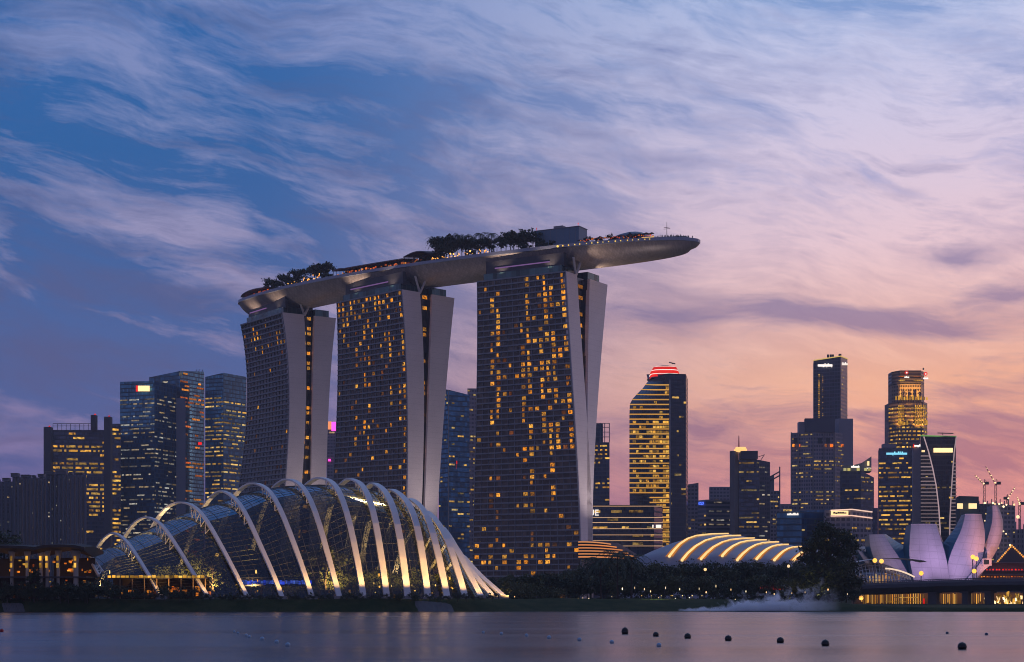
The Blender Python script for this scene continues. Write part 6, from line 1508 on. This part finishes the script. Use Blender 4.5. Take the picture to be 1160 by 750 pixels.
    for k, (px, py, h) in enumerate(((708,671,6),(795,666,6),(803,669,7),(783,672,5),(697,676,5),(947,679,5),(902,677,4),(839,676,5))):
        D = 443.; p = at(px, py, D)
        plant('lit_shrub', lambda: make_tree('lit_shrub', 2.6, 1.3, 'cone', 12, 40, .16, mat('lit_leaf', (.10,.13,.03), .7, vary=.4), cat='shrub'), p.x, D, 1.9, h/F*D/2.4, 'small shrub lit yellow-green from below in the shore park', 'uplit shrubs of the shore park')
        l = bpy.data.lights.new('shrub_uplight', 'SPOT'); l.energy = 1100; l.color = (.95,.9,.22); l.spot_size = DEG(80); o = bpy.data.objects.new('shrub_uplight', l); COL.objects.link(o); o.location = (p.x, D-2, 1.9); o.rotation_euler = (DEG(150), 0, 0)
    for px in (744, 779):                                # lit patches of lawn with their bollards
        D = 446.; x = gx(px, D)
        for j in range(4):
            q = (x-4+2.6*j, D, land_z(x, D)); 
            def bol():
                o = thing('path_bollard', (0,0,0), 'x', 'bollard'); b = MB(); b.tube([(0,0,0),(0,0,.8)], .09, 6); b.build('post', DARKM, o); b = MB(); b.tube([(0,0,.8),(0,0,1.0)], .1, 6); b.build('light_ring', LAMPG, o); return o
            plant('path_bollard', bol, q[0], q[1], q[2], 1, 'low bollard lighting the lawn path on the wooded shore', 'bollards along the lawn path')
        l = bpy.data.lights.new('lawn_light', 'SPOT'); l.energy = 900; l.color = (.95,1,.30) if px < 760 else (1,.7,.2); l.spot_size = DEG(130); l.spot_blend = .8; o = bpy.data.objects.new('lawn_light', l); COL.objects.link(o); o.location = (x, D-1, land_z(x, D)+2.6); o.scale = (2, .6, 1)
    for k in range(11):                                  # the path lamps light the leaves about them
        px = 600+32*k+10*rnd(); D = 462+10*rnd(); l = bpy.data.lights.new('path_light', 'SPOT'); l.energy = 900; l.color = (1,.80,.36); l.shadow_soft_size = .4; l.spot_size = DEG(120); l.spot_blend = .8; 
        o = bpy.data.objects.new('path_light', l); COL.objects.link(o); o.location = (gx(px, D), D-9, 2.6); o.rotation_euler = Vector((0, .8, 1)).to_track_quat('-Z', 'Y').to_euler()
    # red-lit kiosk
    D = 500.; r = thing('park_kiosk', at(872, 672, D), 'low kiosk with a glowing red roof edge among the trees', 'kiosk')
    b = MB(); b.bx(gx(853, D), gx(889, D), D, D+6, 2, zz(668, D)); b.build('wall', mat('kiosk_wall', (.1,.05,.05), .7), r)
    strip(r, 'roof', mat('kiosk_roof', (.3,.03,.04), .6), 852, 890, 663.6, 665.5, D-1, None, 8)
    for k in range(14): strip(r, 'edge_light', glow('dim_red', (1,.02,.03), (1,.08,.05), .15, .7), 853+2.5*k, 854.5+2.5*k, 664.2+2.5*(k/13.), 667.5+rnd(), D-9.3, None, .3)
LAMPW = glow('park_white', (1, .55, .2), (1, .85, .55), .8, 2.2)
shore_wood()

# ---------------------------------------------------------------- buoys and smoke
def buoys():
    def mk(nm, m, m2):
        def f():
            o = thing(nm, (0,0,0), 'x', 'buoy'); b = MB(); b.ball((0,0,.55), 1., 20, 14, .96); b.build('float', m, o, smooth=True)
            b = MB(); b.tube([(0,0,1.48),(0,0,1.54)], .16, 10); b.build('cap', m2, o)
            b = MB(); b.tube([(math.cos(a)*1.0, math.sin(a)*1.0, .5) for a in [k*math.pi/12 for k in range(25)]], .05, 5); b.build('seam_ring', m2, o); return o
        return f
    blk = ((708,716,4,'black buoy farthest out in the row of black buoys, looking taller than the rest'),(743,719,3.4,'second black buoy of the row, above a small blue-white buoy'),(779,721,3.9,'third black buoy of the row, counting from the farthest'),(825,723.5,4,'fourth black buoy of the row, below the drifting smoke'),(884,725.8,4.2,'fifth black buoy of the row, below the smoke by the big tree'),(935,729,4.6,'sixth black buoy of the row, below the big dark tree'),(1090,732.5,5.2,'nearest and largest black buoy, alone in front of the bridge'))
    for px, py, r_, lab in blk:
        D = CH*F/(py+r_*.55-677); R = r_/F*D; plant('mooring_buoy', mk('mooring_buoy', BLACKR, DARKM), gx(px, D), D, 0, R, lab, 'black buoys in a row', sz=R*(1.25 if px == 708 else 1))
    BW = mat('blue_white_plastic', (.30,.46,.58), .4)
    sm = ((265.5,715.7,1.7,'farthest small blue buoy at the start of the short line below the white ribs'),(269.5,717.2,1.7,'second small blue buoy, touching the farthest one below the white ribs'),(279,719.6,2.,'third small blue buoy, upper one of the close pair below the ribs'),(282.5,721.4,2.,'fourth small blue buoy, lower one of the close pair below the ribs'),(297,723.6,2.6,'fifth small blue buoy of the line below the ribs'),(313.4,727,2.6,'sixth small blue buoy of the line below the ribs'),(326,730.4,2.9,'nearest small blue buoy of the short line below the white ribs'),
          (547.5,716.3,1.8,'first and farthest pale buoy of the wide-spaced line below the ribs end'),(568,717.7,2.1,'second pale buoy of the wide-spaced line in mid water'),(596.5,719.6,2.1,'third pale buoy of the wide-spaced line in mid water'),(622,722,2.4,'fourth pale buoy of the wide-spaced line, below the nearest hotel tower'),(656.5,724.5,2.5,'fifth pale buoy of the wide-spaced line, below the foot of the tower'),(693,727.2,2.6,'sixth pale buoy of the line, beyond which the black row starts'),(746.5,730.8,2.9,'nearest pale buoy, under the second black buoy'),
          (1073,717,1.7,'small dark-blue buoy floating before the bridge, left of its twin'),(1117.5,718.4,1.9,'small dark-blue buoy before the bridge, nearest to the picture edge'))
    for px, py, r_, lab in sm:
        D = CH*F/(py+r_*.6-677); R = r_/F*D; plant('small_buoy' if px < 1000 else 'dark_buoy', mk('small_buoy', BW if px < 1000 else mat('navy_plastic', (.03,.06,.12), .4), mat('buoy_band', (.5,.55,.6), .5)), gx(px, D), D, 0, R, lab, 'small buoys on the water')
    px, py, r_ = 2, 714.4, 2.2; D = CH*F/(py+1.2-677); R = r_/F*D; plant('red_buoy', mk('small_buoy', mat('red_plastic', (.42,.02,.02), .4), DARKM), gx(px, D), D, 0, R, 'single red buoy at the edge of the picture')
buoys()
def smoke():
    m = bpy.data.materials.new('drifting_smoke'); m.use_nodes = True; g = G(m.node_tree); g.n.clear()
    out = g.new('ShaderNodeOutputMaterial'); pv = g.new('ShaderNodeVolumePrincipled'); pv.inputs['Color'].default_value = (.97,.98,1,1); pv.inputs['Anisotropy'].default_value = .1
    geo = g.new('ShaderNodeNewGeometry'); sp = g.new('ShaderNodeSeparateXYZ'); g.l.new(geo.outputs['Position'], sp.inputs[0]); x, y, z = sp.outputs
    x0, x1 = gx(768, 421), gx(962, 421)
    t = g.m('DIVIDE', g.m('SUBTRACT', x, x0), x1-x0)
    top = g.ramp(t, [(0, (.05,)*3+(1,)), (.2, (.14,)*3+(1,)), (.45, (.46,)*3+(1,)), (.62, (.62,)*3+(1,)), (.85, (.78,)*3+(1,)), (1, (.9,)*3+(1,))])
    hz = g.m('MULTIPLY', top, 8.4)
    big = g.noise(geo.outputs['Position'], .42, 2, .5, .2); fine = g.noise(geo.outputs['Position'], 1.1, 4, .6)
    q = g.m('ADD', g.m('SUBTRACT', g.m('MULTIPLY', big, 3.4), .85), g.m('MULTIPLY', fine, .35))                      # about 1
    edge = g.m('MULTIPLY', hz, g.m('SUBTRACT', q, .42))
    d = g.sm(g.m('SUBTRACT', edge, g.m('SUBTRACT', z, .3)), 0., .9)
    yc = g.m('ABSOLUTE', g.m('SUBTRACT', y, 420.5)); d = g.m('MULTIPLY', d, g.sm(yc, 1.2, 3.6, 1., 0.))
    thin = g.ramp(t, [(0, (.0,)*3+(1,)), (.06, (.8,)*3+(1,)), (.52, (1,)*3+(1,)), (.64, (.14,)*3+(1,)), (.8, (.035,)*3+(1,)), (.95, (0,)*3+(1,)), (1, (0,)*3+(1,))])
    g.l.new(g.m('MULTIPLY', g.m('MULTIPLY', d, thin), 5.), pv.inputs['Density']); g.l.new(pv.outputs[0], out.inputs['Volume'])
    b = MB(); b.bx(x0, x1, 416.6, 424.4, .2, 8.6); o = b.build('smoke', m, at0=((x0+x1)/2, 420.5, .2)); tag(o, 'bluish white smoke drifting low over the water edge left of the big tree', 'smoke', kind='stuff')
smoke()
# ---------------------------------------------------------------- evening haze over the whole place
def haze():
    m = bpy.data.materials.new('evening_haze'); m.use_nodes = True; g = G(m.node_tree); g.n.clear()
    out = g.new('ShaderNodeOutputMaterial'); pv = g.new('ShaderNodeVolumePrincipled')
    pv.inputs['Color'].default_value = (.96, .97, 1, 1); pv.inputs['Density'].default_value = 0.8e-4
    g.l.new(pv.outputs[0], out.inputs['Volume'])
    b = MB(); b.bx(-1500, 1500, -40, 2300, -2.6, 330); o = b.build('haze', m, at0=(0, 1000, -2.6)); o['kind'] = 'stuff'
haze()
